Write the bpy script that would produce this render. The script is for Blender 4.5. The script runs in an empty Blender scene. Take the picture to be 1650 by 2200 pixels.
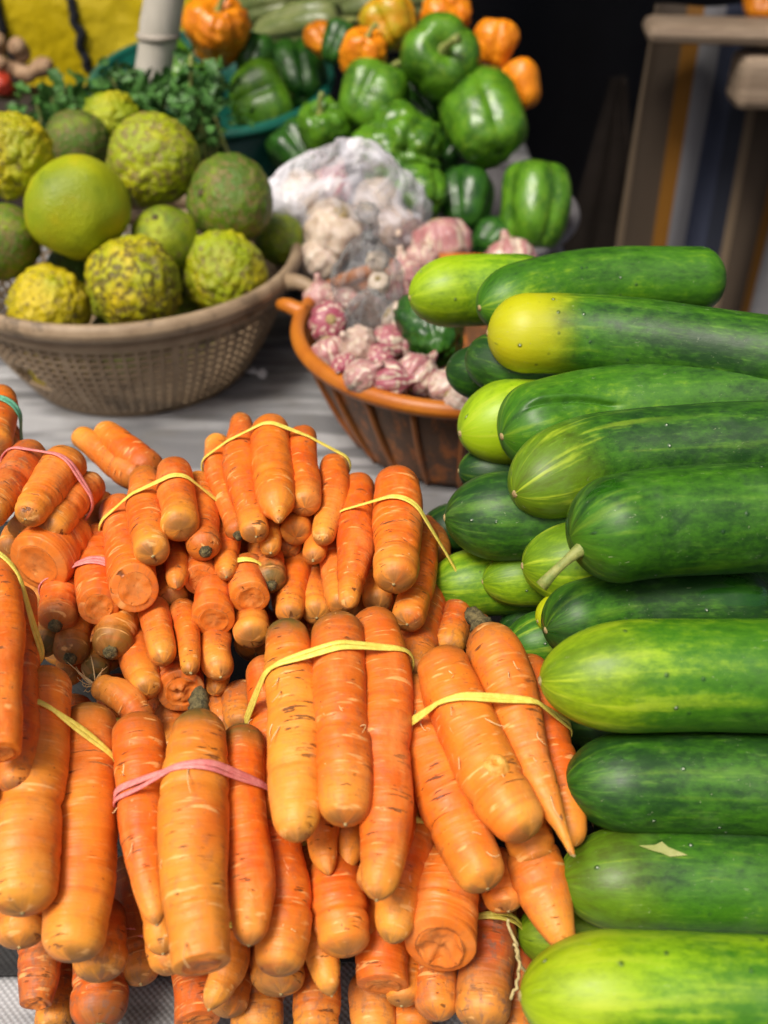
import bpy, math, random
import numpy as np
from mathutils import Vector

# ------------------------------------------------------------------ camera, sky, sun, exposure
SC = bpy.context.scene
COL = SC.collection
F = 2267.0            # focal length in photograph pixels (1650 wide)
PITCH = math.radians(36.0)
HC = 0.73             # camera height above the table top
cam_d = bpy.data.cameras.new('camera')
cam_d.sensor_fit = 'HORIZONTAL'; cam_d.sensor_width = 36.0
cam_d.lens = 36.0 * F / 1650.0
cam_d.clip_start = 0.01; cam_d.clip_end = 500
cam = bpy.data.objects.new('camera', cam_d); COL.objects.link(cam)
cam.location = (0, 0, HC); cam.rotation_euler = (math.pi / 2 - PITCH, 0, 0)
cam_d.dof.use_dof = True; cam_d.dof.focus_distance = 0.77; cam_d.dof.aperture_fstop = 6.0
SC.camera = cam
SUN_EL, SUN_AZ = math.radians(60), math.radians(218)    # azimuth clockwise from +Y
w = bpy.data.worlds.new('World'); SC.world = w; w.use_nodes = True
nt = w.node_tree
sky = nt.nodes.new('ShaderNodeTexSky'); sky.sky_type = 'NISHITA'; sky.sun_disc = False
sky.sun_elevation = SUN_EL; sky.sun_rotation = SUN_AZ
sky.air_density = 0.7; sky.dust_density = 8.0; sky.ozone_density = 0.3
nt.nodes['Background'].inputs['Strength'].default_value = 0.06
nt.links.new(sky.outputs[0], nt.nodes['Background'].inputs['Color'])
sun_d = bpy.data.lights.new('sun', 'SUN'); sun_d.energy = 2.1; sun_d.angle = math.radians(20)
sun_d.color = (1.0, 0.95, 0.87)
sun = bpy.data.objects.new('sun', sun_d); COL.objects.link(sun)
sd = Vector((math.sin(SUN_AZ) * math.cos(SUN_EL), math.cos(SUN_AZ) * math.cos(SUN_EL), math.sin(SUN_EL)))
sun.rotation_euler = (-sd).to_track_quat('-Z', 'Y').to_euler(); sun.location = (0, -2, 4)
SC.view_settings.view_transform = 'Standard'; SC.view_settings.look = 'None'
SC.view_settings.exposure = 0.78; SC.view_settings.gamma = 1.0
SC.view_settings.use_curve_mapping = False
SC.cycles.use_denoising = True
SC.cycles.max_bounces = 8; SC.cycles.transparent_max_bounces = 16

# ------------------------------------------------------------------ places
FWD = np.array([0, math.cos(PITCH), -math.sin(PITCH)])
UPV = np.array([0, math.sin(PITCH), math.cos(PITCH)])
RGT = np.array([1.0, 0, 0])
CAM = np.array([0, 0, HC])
def ray(x, y): return FWD + RGT * (x - 825) / F + UPV * (1100 - y) / F
def at_depth(x, y, d): return CAM + ray(x, y) * d
def at_z(x, y, z):
    r = ray(x, y); return CAM + r * ((z - HC) / r[2])
def at_y(x, y, Y):
    r = ray(x, y); return CAM + r * (Y / r[1])
def depth_of(p): return float(np.dot(np.asarray(p) - CAM, FWD))

RNG = np.random.default_rng(7)
# smooth value noise in 1-D and 3-D
_tab = np.random.default_rng(3).random(4096) * 2 - 1
def n1(x, seed=0):
    x = np.asarray(x, float) + seed * 17.37 + 500
    i = np.floor(x).astype(int); f = x - i; f = f * f * (3 - 2 * f)
    return _tab[i % 4096] * (1 - f) + _tab[(i + 1) % 4096] * f
def n3(p, seed=0):
    p = np.asarray(p, float) + 100.0 + seed * 3.71
    i = np.floor(p).astype(int); f = p - i; f = f * f * (3 - 2 * f)
    out = 0
    for a in (0, 1):
        for b in (0, 1):
            for c in (0, 1):
                h = ((i[..., 0] + a) * 73 + (i[..., 1] + b) * 179 + (i[..., 2] + c) * 283 + seed * 31) % 4096
                h = (h * h * 7 + h * 13) % 4096
                wgt = (f[..., 0] if a else 1 - f[..., 0]) * (f[..., 1] if b else 1 - f[..., 1]) * (f[..., 2] if c else 1 - f[..., 2])
                out = out + _tab[h] * wgt
    return out
def worley(p, n, seed):
    r = np.random.default_rng(seed)
    q = r.normal(size=(n, 3)); q /= np.linalg.norm(q, axis=1)[:, None]
    d = np.linalg.norm(p[:, None, :] - q[None], axis=2); d.sort(axis=1)
    return d[:, 0], d[:, 1]

# ------------------------------------------------------------------ node helper
class Mat:
    def __init__(s, name):
        s.m = bpy.data.materials.new(name); s.m.use_nodes = True
        s.t = s.m.node_tree; s.t.nodes.clear()
        s.out = s.n('ShaderNodeOutputMaterial')
    def n(s, typ, **kw):
        nd = s.t.nodes.new(typ)
        for k, v in kw.items():
            if k.startswith('_'): nd.inputs[int(k[1:])].default_value = v
            else: setattr(nd, k, v)
        return nd
    def link(s, a, b): s.t.links.new(a, b)
    def sock(s, v, i):
        if hasattr(v, 'links'): s.link(v, i)
        elif isinstance(v, (tuple, list)) and len(v) == 3 and i.type == 'RGBA': i.default_value = (*v, 1)
        else: i.default_value = v
    def attr(s, name): return s.n('ShaderNodeAttribute', attribute_name=name)
    def sep(s, v):
        nd = s.n('ShaderNodeSeparateXYZ'); s.sock(v, nd.inputs[0]); return nd.outputs
    def comb(s, x, y, z):
        nd = s.n('ShaderNodeCombineXYZ')
        for i, v in enumerate((x, y, z)): s.sock(v, nd.inputs[i])
        return nd.outputs[0]
    def math(s, op, a, b=0.0, clamp=False):
        nd = s.n('ShaderNodeMath', operation=op, use_clamp=clamp); s.sock(a, nd.inputs[0]); s.sock(b, nd.inputs[1]); return nd.outputs[0]
    def vmul(s, v, f):
        nd = s.n('ShaderNodeVectorMath', operation='MULTIPLY'); s.sock(v, nd.inputs[0]); nd.inputs[1].default_value = f; return nd.outputs[0]
    def noise(s, v, scale, detail=3, rough=0.55, dist=0.0):
        nd = s.n('ShaderNodeTexNoise'); s.sock(v, nd.inputs['Vector'])
        nd.inputs['Scale'].default_value = scale; nd.inputs['Detail'].default_value = detail
        nd.inputs['Roughness'].default_value = rough; nd.inputs['Distortion'].default_value = dist
        return nd.outputs[0]
    def vor(s, v, scale, feature='F1', rnd=1.0):
        nd = s.n('ShaderNodeTexVoronoi', feature=feature); s.sock(v, nd.inputs['Vector'])
        nd.inputs['Scale'].default_value = scale; nd.inputs['Randomness'].default_value = rnd
        return nd.outputs[0]
    def step(s, v, a, b, lo=0.0, hi=1.0):
        nd = s.n('ShaderNodeMapRange', interpolation_type='SMOOTHSTEP'); s.sock(v, nd.inputs[0])
        for i, x in enumerate((a, b, lo, hi)): nd.inputs[i + 1].default_value = x
        return nd.outputs[0]
    def mix(s, f, a, b):
        nd = s.n('ShaderNodeMix', data_type='RGBA'); s.sock(f, nd.inputs[0]); s.sock(a, nd.inputs[6]); s.sock(b, nd.inputs[7]); return nd.outputs[2]
    def bump(s, h, strength, dist, normal=None):
        nd = s.n('ShaderNodeBump'); s.sock(h, nd.inputs['Height']); nd.inputs['Strength'].default_value = strength
        nd.inputs['Distance'].default_value = dist
        if normal is not None: s.link(normal, nd.inputs['Normal'])
        return nd.outputs[0]
    def bsdf(s, color, rough=0.5, normal=None, sss=0.0, sss_r=(1, .4, .15), sss_s=.004, spec=0.5, metallic=0.0, coat=0.0, connect=True):
        nd = s.n('ShaderNodeBsdfPrincipled'); s.sock(color, nd.inputs['Base Color']); s.sock(rough, nd.inputs['Roughness'])
        nd.inputs['Specular IOR Level'].default_value = spec; nd.inputs['Metallic'].default_value = metallic
        s.sock(coat, nd.inputs['Coat Weight']); nd.inputs['Coat Roughness'].default_value = .15
        if sss:
            nd.inputs['Subsurface Weight'].default_value = sss; nd.inputs['Subsurface Radius'].default_value = sss_r
            nd.inputs['Subsurface Scale'].default_value = sss_s
        if normal is not None: s.link(normal, nd.inputs['Normal'])
        if connect: s.link(nd.outputs[0], s.out.inputs[0])
        return nd.outputs[0]

def mat_carrot():
    M = Mat('carrot_skin')
    cu = M.attr('cu').outputs['Vector']; cp = M.sep(M.attr('cp').outputs['Vector']); ce = M.sep(M.attr('ce').outputs['Vector'])
    a = M.noise(cu, 45, 4); b = M.noise(cu, 14, 2); c = M.noise(cu, 160, 4, .65)
    col = M.mix(M.step(a, .35, .68), (.64, .095, .006), (.80, .165, .009))
    col = M.mix(M.math('MULTIPLY', M.step(b, .52, .75), .4), col, (.80, .24, .016))
    col = M.mix(M.math('MULTIPLY', cp[0], M.step(b, .2, .62), True), col, (.76, .34, .035))
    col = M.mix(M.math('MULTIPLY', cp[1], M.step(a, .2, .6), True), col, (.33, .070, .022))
    # pale tip and brown-green crown
    tip = M.math('MULTIPLY', M.step(ce[1], .045, .0), M.step(b, .15, .6))
    col = M.mix(M.math('MULTIPLY', tip, .7), col, (.76, .34, .040))
    cr = M.math('MULTIPLY', M.step(ce[0], .030, .004), M.step(a, .15, .5))
    col = M.mix(M.math('MULTIPLY', cr, M.math('ADD', cp[2], .2), True), col, (.125, .085, .018))
    sct = M.math('MULTIPLY', M.step(ce[1], .007, .001), M.step(a, .3, .55))
    col = M.mix(M.math('MULTIPLY', sct, .75), col, (.17, .085, .028))
    # bands of slightly different colour round the root
    ringc = M.noise(M.vmul(cu, (14, 14, 190)), 1.0, 2, .5)
    col = M.mix(M.step(ringc, .52, .75, 0, .28), col, (.84, .27, .045))
    col = M.mix(M.step(ringc, .45, .25, 0, .3), col, (.50, .060, .005))
    # short marks across the root: pale lenticels and dark cracks
    lines = M.noise(M.vmul(cu, (42, 42, 300)), 1.0, 2, .5, .3)
    lm = M.noise(cu, 55, 1)
    pale = M.math('MULTIPLY', M.step(lines, .60, .69), M.step(lm, .42, .58))
    col = M.mix(M.math('MULTIPLY', pale, .62), col, (.90, .50, .17))
    lines2 = M.noise(M.vmul(cu, (48, 48, 330)), 1.0, 3, .6, .3)
    lm2 = M.noise(M.vmul(cu, (1, 1, .8)), 34, 2)
    dark = M.math('MULTIPLY', M.step(lines2, .60, .67), M.step(lm2, .50, .60))
    col = M.mix(M.math('MULTIPLY', dark, .85), col, (.10, .032, .010))
    spots = M.math('MULTIPLY', M.step(M.noise(cu, 260, 2), .68, .75), M.step(a, .42, .58))
    col = M.mix(M.math('MULTIPLY', spots, .75), col, (.14, .045, .014))
    # soft bruises, dirt of the dull ones, pale scuffs
    br = M.step(M.noise(cu, 30, 4, .6), .62, .74)
    col = M.mix(M.math('MULTIPLY', br, .45), col, (.34, .085, .020))
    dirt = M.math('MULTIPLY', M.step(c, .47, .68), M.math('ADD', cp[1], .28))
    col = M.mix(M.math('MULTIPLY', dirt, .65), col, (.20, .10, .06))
    sc = M.step(M.noise(M.vmul(cu, (120, 120, 60)), 1.0, 4, .6, 1.5), .68, .76)
    col = M.mix(M.math('MULTIPLY', sc, .6), col, (.86, .50, .26))
    dust = M.step(M.noise(M.vmul(cu, (1, 1, .5)), 26, 5, .7), .48, .72)
    col = M.mix(M.math('MULTIPLY', dust, .35), col, (.84, .36, .10))
    # cut face: pale core with radial streaks
    face = M.step(ce[2], .5, .6)
    rad = M.math('SUBTRACT', ce[2], 1.0)
    core = M.mix(M.step(M.math('ADD', rad, M.math('MULTIPLY', a, .9)), .75, 1.1), (.58, .17, .030), (.68, .17, .018))
    core = M.mix(M.math('MULTIPLY', M.step(c, .48, .70), .4), core, (.27, .085, .025))
    core = M.mix(M.math('MULTIPLY', M.step(a, .45, .70), .5), core, (.62, .27, .07))
    col = M.mix(face, col, core)
    h = M.math('ADD', M.math('MULTIPLY', lines, .6), M.math('MULTIPLY', c, .35))
    h = M.math('ADD', h, M.math('MULTIPLY', ringc, .8))
    h = M.math('SUBTRACT', h, M.math('MULTIPLY', dark, .9))
    nrm = M.bump(h, .6, .0016)
    rough = M.math('ADD', M.math('MULTIPLY', c, .5), .26)
    M.bsdf(col, rough, nrm, spec=.36)
    return M.m

def mat_cucumber():
    M = Mat('cucumber_skin')
    cu = M.attr('cu').outputs['Vector']; cp = M.sep(M.attr('cp').outputs['Vector']); ce = M.sep(M.attr('ce').outputs['Vector'])
    big = M.noise(M.vmul(cu, (1, 1, .45)), 16, 2); mot = M.noise(M.vmul(cu, (1, 1, .5)), 90, 5, .65)
    st = M.noise(M.vmul(cu, (95, 95, 7)), 1.0, 3, .6, .3)
    endf = M.step(ce[0], .15, .01)
    lf = M.math('ADD', M.math('MULTIPLY', M.math('SUBTRACT', big, .5), 1.0), cp[0])
    lf = M.math('ADD', lf, M.math('MULTIPLY', M.math('SUBTRACT', mot, .5), .75))
    lf = M.math('ADD', lf, M.math('MULTIPLY', M.math('SUBTRACT', st, .5), .5))
    lf = M.math('ADD', lf, M.math('MULTIPLY', M.math('MULTIPLY', endf, cp[1]), .22))
    hf = M.noise(M.vmul(cu, (1, 1, .6)), 260, 3, .6)
    lf = M.math('ADD', lf, M.math('MULTIPLY', M.math('SUBTRACT', hf, .5), .55))
    col = M.mix(M.step(lf, .0, .55), (.010, .045, .007), (.045, .160, .006))
    col = M.mix(M.step(lf, .45, 1.05), col, (.24, .42, .006))
    sf = M.math('MULTIPLY', M.step(M.math('ADD', st, M.math('MULTIPLY', M.math('SUBTRACT', mot, .5), .35)), .53, .70), M.math('ADD', M.math('MULTIPLY', endf, .75), .06))
    sf = M.math('MULTIPLY', sf, cp[1], True)
    col = M.mix(M.math('MULTIPLY', sf, .85), col, (.36, .48, .03))
    fine = M.math('MULTIPLY', M.step(M.noise(M.vmul(cu, (300, 300, 45)), 1.0, 3, .6), .55, .72), M.step(mot, .42, .62))
    col = M.mix(M.math('MULTIPLY', fine, .4), col, (.13, .27, .03))
    ye = M.math('ADD', M.step(ce[0], .10, .01), M.math('MULTIPLY', M.math('SUBTRACT', big, .5), .5))
    ye = M.math('MULTIPLY', M.step(M.math('ADD', ye, M.math('MULTIPLY', M.math('SUBTRACT', mot, .5), .3)), .15, .9), cp[2], True)
    col = M.mix(ye, col, (.52, .50, .005))
    dots = M.vor(cu, 62); pick = M.step(M.noise(cu, 45, 1), .46, .56)
    d0 = M.math('MULTIPLY', M.step(dots, .055, .03), pick)
    halo = M.math('MULTIPLY', M.math('MULTIPLY', M.step(dots, .17, .05), .7), pick)
    col = M.mix(halo, col, (.008, .035, .014)); col = M.mix(M.math('MULTIPLY', d0, .8), col, (.5, .55, .42))
    scr = M.step(M.noise(M.vmul(cu, (260, 260, 120)), 1.0, 5, .7, 2.2), .655, .70)
    col = M.mix(M.math('MULTIPLY', scr, .6), col, (.36, .40, .24))
    bloom = M.math('MULTIPLY', M.step(M.noise(cu, 30, 4, .6), .5, .8), .07)
    col = M.mix(bloom, col, (.30, .36, .27))
    wet = M.math('MULTIPLY', M.step(M.noise(M.vmul(cu, (1, 1, .35)), 24, 3, .5), .60, .62), ce[2])
    col = M.mix(M.math('MULTIPLY', wet, .6), col, (.012, .075, .004))
    h = M.math('ADD', M.math('MULTIPLY', mot, .3), M.math('MULTIPLY', st, .3))
    h = M.math('ADD', h, M.math('MULTIPLY', M.math('MULTIPLY', M.step(dots, .12, .0), .7), pick))
    nrm = M.bump(h, .6, .0016)
    rough = M.math('ADD', M.math('MULTIPLY', mot, .36), .28)
    rough = M.math('SUBTRACT', rough, M.math('MULTIPLY', wet, .25))
    M.bsdf(col, rough, nrm, spec=.36, coat=M.math('MULTIPLY', wet, .8))
    return M.m

def mat_citrus():
    M = Mat('citrus_peel')
    cu = M.attr('cu').outputs['Vector']; cp = M.sep(M.attr('cp').outputs['Vector']); ce = M.sep(M.attr('ce').outputs['Vector'])
    a = M.noise(cu, 1.6, 3); b = M.noise(cu, 7, 5, .65); f = M.noise(cu, 24, 3)
    y = M.math('ADD', M.math('SUBTRACT', cp[0], .09), M.math('MULTIPLY', M.math('SUBTRACT', a, .5), 1.5))
    col = M.mix(M.step(y, -.1, .55), (.075, .150, .008), (.31, .375, .006))
    col = M.mix(M.step(y, .5, 1.2), col, (.56, .43, .005))
    col = M.mix(M.math('MULTIPLY', M.step(ce[0], -.5, .8), M.math('MULTIPLY', cp[0], .25)), col, (.48, .34, .008))
    col = M.mix(M.math('MULTIPLY', M.step(ce[0], .3, -.9), .45), col, (.05, .10, .008))
    sc = M.math('MULTIPLY', M.step(M.math('ADD', b, M.math('MULTIPLY', cp[1], .22)), .56, .66), M.math('GREATER_THAN', cp[1], .01))
    col = M.mix(M.math('MULTIPLY', sc, .8), col, M.mix(cp[2], (.20, .14, .05), (.075, .045, .022)))
    h = M.math('ADD', f, M.math('MULTIPLY', sc, .4))
    M.bsdf(col, .42, M.bump(h, .7, .002), spec=.4)
    return M.m

def mat_pepper(name, c0, c1, c2):
    M = Mat(name)
    cu = M.attr('cu').outputs['Vector']
    a = M.noise(cu, 2.2, 3); b = M.noise(cu, 9, 4)
    col = M.mix(M.step(a, .35, .65), c0, c1); col = M.mix(M.math('MULTIPLY', M.step(b, .52, .7), .55), col, c2)
    M.bsdf(col, .30, M.bump(M.noise(cu, 6, 3), .35, .004), spec=.45)
    return M.m

def mat_garlic():
    M = Mat('garlic_skin')
    cu = M.attr('cu').outputs['Vector']; cp = M.sep(M.attr('cp').outputs['Vector'])
    st = M.noise(M.vmul(cu, (5, 5, .7)), 1.0, 2, .5); b = M.noise(cu, 4, 3)
    col = M.mix(M.step(b, .35, .7), (.52, .42, .31), (.68, .59, .49))
    p = M.math('MULTIPLY', M.step(st, .34, .54), cp[0], True)
    col = M.mix(p, col, (.30, .060, .095))
    p2 = M.math('MULTIPLY', M.step(M.noise(cu, 5, 3), .55, .75), .4)
    col = M.mix(p2, col, (.40, .25, .14))
    M.bsdf(col, .42, M.bump(st, .4, .002), spec=.4, sss=.1, sss_s=.003)
    return M.m

def mat_simple(name, c0, c1, scale, rough=.6, bump=.3, bdist=.002, detail=4, c2=None, th=.6, spec=.4, stretch=(1, 1, 1)):
    M = Mat(name)
    co = M.n('ShaderNodeTexCoord').outputs['Object']
    v = M.vmul(co, stretch)
    a = M.noise(v, scale, detail, .6)
    col = M.mix(M.step(a, .35, .65), c0, c1)
    if c2: col = M.mix(M.step(M.noise(v, scale * .6, 5, .7), th, th + .1), col, c2)
    M.bsdf(col, rough, M.bump(M.noise(v, scale * 3, 3), bump, bdist), spec=spec)
    return M.m

def mat_tarp(dark=False):
    M = Mat('woven_mat' if dark else 'woven_tarpaulin')
    co = M.n('ShaderNodeTexCoord').outputs['Object']
    s = M.sep(co)
    wx = M.math('SINE', M.math('MULTIPLY', s[0], 2 * math.pi / .0052)); wy = M.math('SINE', M.math('MULTIPLY', s[1], 2 * math.pi / .0052))
    weave = M.math('MULTIPLY', wx, wy)
    a = M.noise(co, 9, 5, .65); b = M.noise(co, 60, 4)
    # woven-in darker bands running across the sheet
    band = M.noise(M.vmul(co, (5, 30, 1)), 1.0, 2, .5, .2)
    col = M.mix(M.step(band, .42, .60), (.17, .17, .175), (.36, .36, .365))
    col = M.mix(M.math('MULTIPLY', M.step(a, .45, .7), .6), col, (.17, .155, .13))
    col = M.mix(M.math('MULTIPLY', M.step(b, .62, .74), .4), col, (.12, .11, .10))
    col = M.mix(M.math('MULTIPLY', M.step(weave, .2, .8), .22), col, (.10, .10, .11))
    if dark: col = M.mix(.93, col, (.016, .016, .016))
    M.bsdf(col, .85 if dark else .5, M.bump(M.math('ADD', weave, M.math('MULTIPLY', a, 2)), .5, .0006), spec=.1 if dark else .4)
    return M.m

def mat_orange_basket():
    M = Mat('stained_orange_plastic')
    co = M.n('ShaderNodeTexCoord').outputs['Object']
    cp = M.sep(M.attr('cp').outputs['Vector'])
    a = M.noise(M.vmul(co, (60, 60, 14)), 1.0, 5, .7); b = M.noise(co, 22, 4)
    c = M.noise(M.vmul(co, (140, 140, 90)), 1.0, 3)
    col = M.mix(M.step(b, .35, .65), (.42, .115, .010), (.50, .155, .012))
    st = M.math('MULTIPLY', M.step(M.math('ADD', a, M.math('MULTIPLY', b, .35)), .48, .70), cp[0])
    col = M.mix(M.math('MULTIPLY', st, .92), col, (.075, .034, .012))
    col = M.mix(M.math('MULTIPLY', M.step(c, .60, .72), M.math('MULTIPLY', cp[0], .5)), col, (.06, .03, .015))
    M.bsdf(col, .42, M.bump(c, .3, .001), spec=.4)
    return M.m

def mat_plastic_film(name, tint, alpha, sheen):
    M = Mat(name)
    co = M.n('ShaderNodeTexCoord').outputs['Object']
    n = M.noise(co, 16, 4, .6, 1.2)
    nrm = M.bump(n, .9, .01)
    tr = M.n('ShaderNodeBsdfTransparent')
    pr = M.bsdf(tint, .18, nrm, spec=.6, connect=False)
    mx = M.n('ShaderNodeMixShader')
    lw = M.n('ShaderNodeLayerWeight'); lw.inputs['Blend'].default_value = .45
    f = M.math('ADD', M.math('MULTIPLY', lw.outputs['Facing'], sheen), M.math('MULTIPLY', M.step(n, .35, .7), alpha), True)
    M.link(f, mx.inputs[0]); M.link(tr.outputs[0], mx.inputs[1]); M.link(pr, mx.inputs[2])
    M.link(mx.outputs[0], M.out.inputs[0])
    return M.m

def mat_stripes():
    M = Mat('striped_woven_cloth')
    co = M.sep(M.n('ShaderNodeTexCoord').outputs['Object'])
    r = M.n('ShaderNodeValToRGB'); r.color_ramp.interpolation = 'CONSTANT'
    e = r.color_ramp.elements
    cols = [(0, (.065, .047, .032)), (.25, (.20, .085, .008)), (.38, (.19, .19, .20)), (.58, (.04, .048, .08)), (.80, (.022, .026, .04)), (.93, (.17, .125, .08))]
    e[0].position, e[0].color = cols[0][0], (*cols[0][1], 1)
    e[1].position, e[1].color = cols[1][0], (*cols[1][1], 1)
    for p, c in cols[2:]:
        x = e.new(p); x.color = (*c, 1)
    M.sock(M.math('FRACT', M.math('ADD', M.math('MULTIPLY', co[0], 4.167), .875)), r.inputs[0])
    M.bsdf(r.outputs[0], .7, spec=.3)
    return M.m

MT = dict(
    carrot=mat_carrot(), cuke=mat_cucumber(), citrus=mat_citrus(), garlic=mat_garlic(), tarp=mat_tarp(), mat=mat_tarp(True),
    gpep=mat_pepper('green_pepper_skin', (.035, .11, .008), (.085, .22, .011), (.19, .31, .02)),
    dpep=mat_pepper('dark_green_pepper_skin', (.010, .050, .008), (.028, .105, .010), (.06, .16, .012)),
    opep=mat_pepper('orange_pepper_skin', (.62, .17, .006), (.80, .26, .008), (.70, .30, .02)),
    ypep=mat_pepper('yellow_pepper_skin', (.52, .25, .008), (.42, .33, .012), (.66, .24, .01)),
    pale=mat_pepper('pale_squash_skin', (.13, .17, .05), (.22, .25, .09), (.08, .12, .04)),
    rpep=mat_pepper('red_pepper_skin', (.35, .03, .015), (.45, .05, .02), (.25, .02, .01)),
    stem=mat_simple('green_stem', (.16, .21, .045), (.30, .31, .09), 120, .6),
    crown=mat_simple('dried_crown', (.06, .05, .022), (.19, .15, .06), 260, .85, .8, .003),
    knob=mat_simple('root_knob', (.62, .24, .03), (.74, .36, .07), 260, .5),
    rootlet=mat_simple('root_fibre', (.62, .40, .16), (.75, .55, .28), 200, .8),
    scar=mat_simple('blossom_scar', (.26, .19, .08), (.40, .30, .13), 300, .8),
    yband=mat_simple('yellow_rubber', (.70, .56, .085), (.80, .68, .13), 200, .45),
    pband=mat_simple('pink_rubber', (.66, .19, .18), (.74, .27, .24), 200, .45),
    gband=mat_simple('green_rubber', (.10, .36, .22), (.16, .44, .28), 200, .45),
    tan=mat_simple('tan_basket_plastic', (.25, .175, .105), (.33, .24, .15), 30, .55, .3, .001, 5, (.16, .115, .072), .53),
    obask=mat_orange_basket(),
    teal=mat_simple('teal_plastic', (.006, .085, .062), (.009, .115, .08), 20, .35),
    grey=mat_simple('grey_plastic', (.10, .095, .10), (.15, .14, .145), 20, .5),
    bamboo=mat_simple('bamboo_grey', (.42, .39, .33), (.58, .55, .48), 14, .6, .4, .002, 4, (.22, .18, .14), .66, stretch=(1, 1, .2)),
    node=mat_simple('bamboo_node', (.25, .22, .18), (.36, .32, .27), 30, .7),
    leaf=mat_simple('herb_leaf', (.035, .11, .02), (.07, .19, .035), 25, .5),
    ysack=mat_simple('yellow_sack', (.60, .45, .008), (.66, .52, .03), 4, .3, .6, .03, 2, (.44, .42, .16), .6),
    strap=mat_simple('black_strap', (.012, .013, .018), (.025, .026, .034), 40, .5),
    ginger=mat_simple('ginger_skin', (.24, .14, .075), (.40, .26, .15), 60, .7),
    filmw=mat_plastic_film('white_plastic_film', (.80, .79, .85), .60, .6),
    filmc=mat_plastic_film('clear_plastic_film', (.34, .35, .35), .40, .6),
    stripes=mat_stripes(),
    brown=mat_simple('brown_cloth', (.020, .014, .010), (.030, .021, .016), 9, .8),
    wood=mat_simple('weathered_wood', (.24, .175, .12), (.33, .25, .175), 12, .7, .4, .002, 5, None, .6, .3, (1, 1, 6)),
    dark=mat_simple('shade_black', (.006, .006, .008), (.010, .010, .013), 3, .8),  # near-black colour stands in for the unlit stall interior
    soil=mat_simple('dark_ground', (.018, .016, .015), (.032, .028, .025), 2, .9, .6, .01),
    paper=mat_simple('white_paper', (.70, .70, .70), (.8, .8, .8), 50, .7),
    dryleaf=mat_simple('dry_leaf', (.28, .31, .09), (.36, .37, .14), 90, .7),
    straw=mat_simple('dry_straw', (.42, .34, .14), (.52, .43, .20), 90, .7),
)

# ------------------------------------------------------------------ mesh helpers
def mesh_obj(name, verts, faces, mat, parent=None, origin=(0, 0, 0), attrs=None, smooth=True):
    me = bpy.data.meshes.new(name)
    v = np.asarray(verts, float) - np.asarray(origin, float)
    me.from_pydata(v.tolist(), [], [list(map(int, f)) for f in faces])
    for k, a in (attrs or {}).items():
        at = me.attributes.new(k, 'FLOAT_VECTOR', 'POINT'); at.data.foreach_set('vector', np.asarray(a, np.float32).ravel())
    if smooth: me.polygons.foreach_set('use_smooth', np.ones(len(me.polygons), bool))
    me.materials.append(MT[mat]); me.update()
    o = bpy.data.objects.new(name, me); COL.objects.link(o)
    if parent is not None: o.parent = parent
    else: o.location = origin
    return o
def empty(name, loc):
    o = bpy.data.objects.new(name, None); COL.objects.link(o); o.location = loc; o.empty_display_size = .02; return o
def tag(o, label, cat, group=None, kind=None):
    if kind: o['kind'] = kind
    if label: o['label'] = label
    if cat: o['category'] = cat
    if group: o['group'] = group
    return o
def grid_faces(nr, ns, off=0, closed=True):
    f = []
    for i in range(nr - 1):
        for j in range(ns if closed else ns - 1):
            a = i * ns + j; b = i * ns + (j + 1) % ns
            f.append((a + off, b + off, b + ns + off, a + ns + off))
    return f
def frames(P):
    T = np.gradient(P, axis=0); T /= np.linalg.norm(T, axis=1)[:, None] + 1e-12
    u = np.array([0, 0, 1.0]); u = u - T[0] * np.dot(u, T[0])
    if np.linalg.norm(u) < .1: u = np.array([1.0, 0, 0]) - T[0] * T[0][0]
    u /= np.linalg.norm(u); U = [u]
    for i in range(1, len(P)):
        u = U[-1] - T[i] * np.dot(U[-1], T[i]); u /= np.linalg.norm(u); U.append(u)
    U = np.array(U); return T, U, np.cross(T, U)
def catmull(pts, n):
    pts = np.asarray(pts, float)
    if len(pts) == 2: pts = np.array([pts[0], (pts[0] + pts[1]) / 2, pts[1]])
    d = np.r_[0, np.cumsum(np.linalg.norm(np.diff(pts[:, :3], axis=0), axis=1))]
    m = np.zeros_like(pts)
    for i in range(len(pts)):
        a, b = max(i - 1, 0), min(i + 1, len(pts) - 1); m[i] = (pts[b] - pts[a]) / (d[b] - d[a])
    s = np.linspace(0, d[-1], n); out = []
    for x in s:
        i = min(np.searchsorted(d, x, 'right') - 1, len(pts) - 2); h = d[i + 1] - d[i]; t = (x - d[i]) / h
        out.append((2*t**3-3*t*t+1)*pts[i] + (t**3-2*t*t+t)*h*m[i] + (-2*t**3+3*t*t)*pts[i+1] + (t**3-t*t)*h*m[i+1])
    return np.array(out), s
def dedupe(x):
    x = np.sort(x); keep = np.r_[True, np.diff(x) > 1e-6]; return x[keep]
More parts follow.
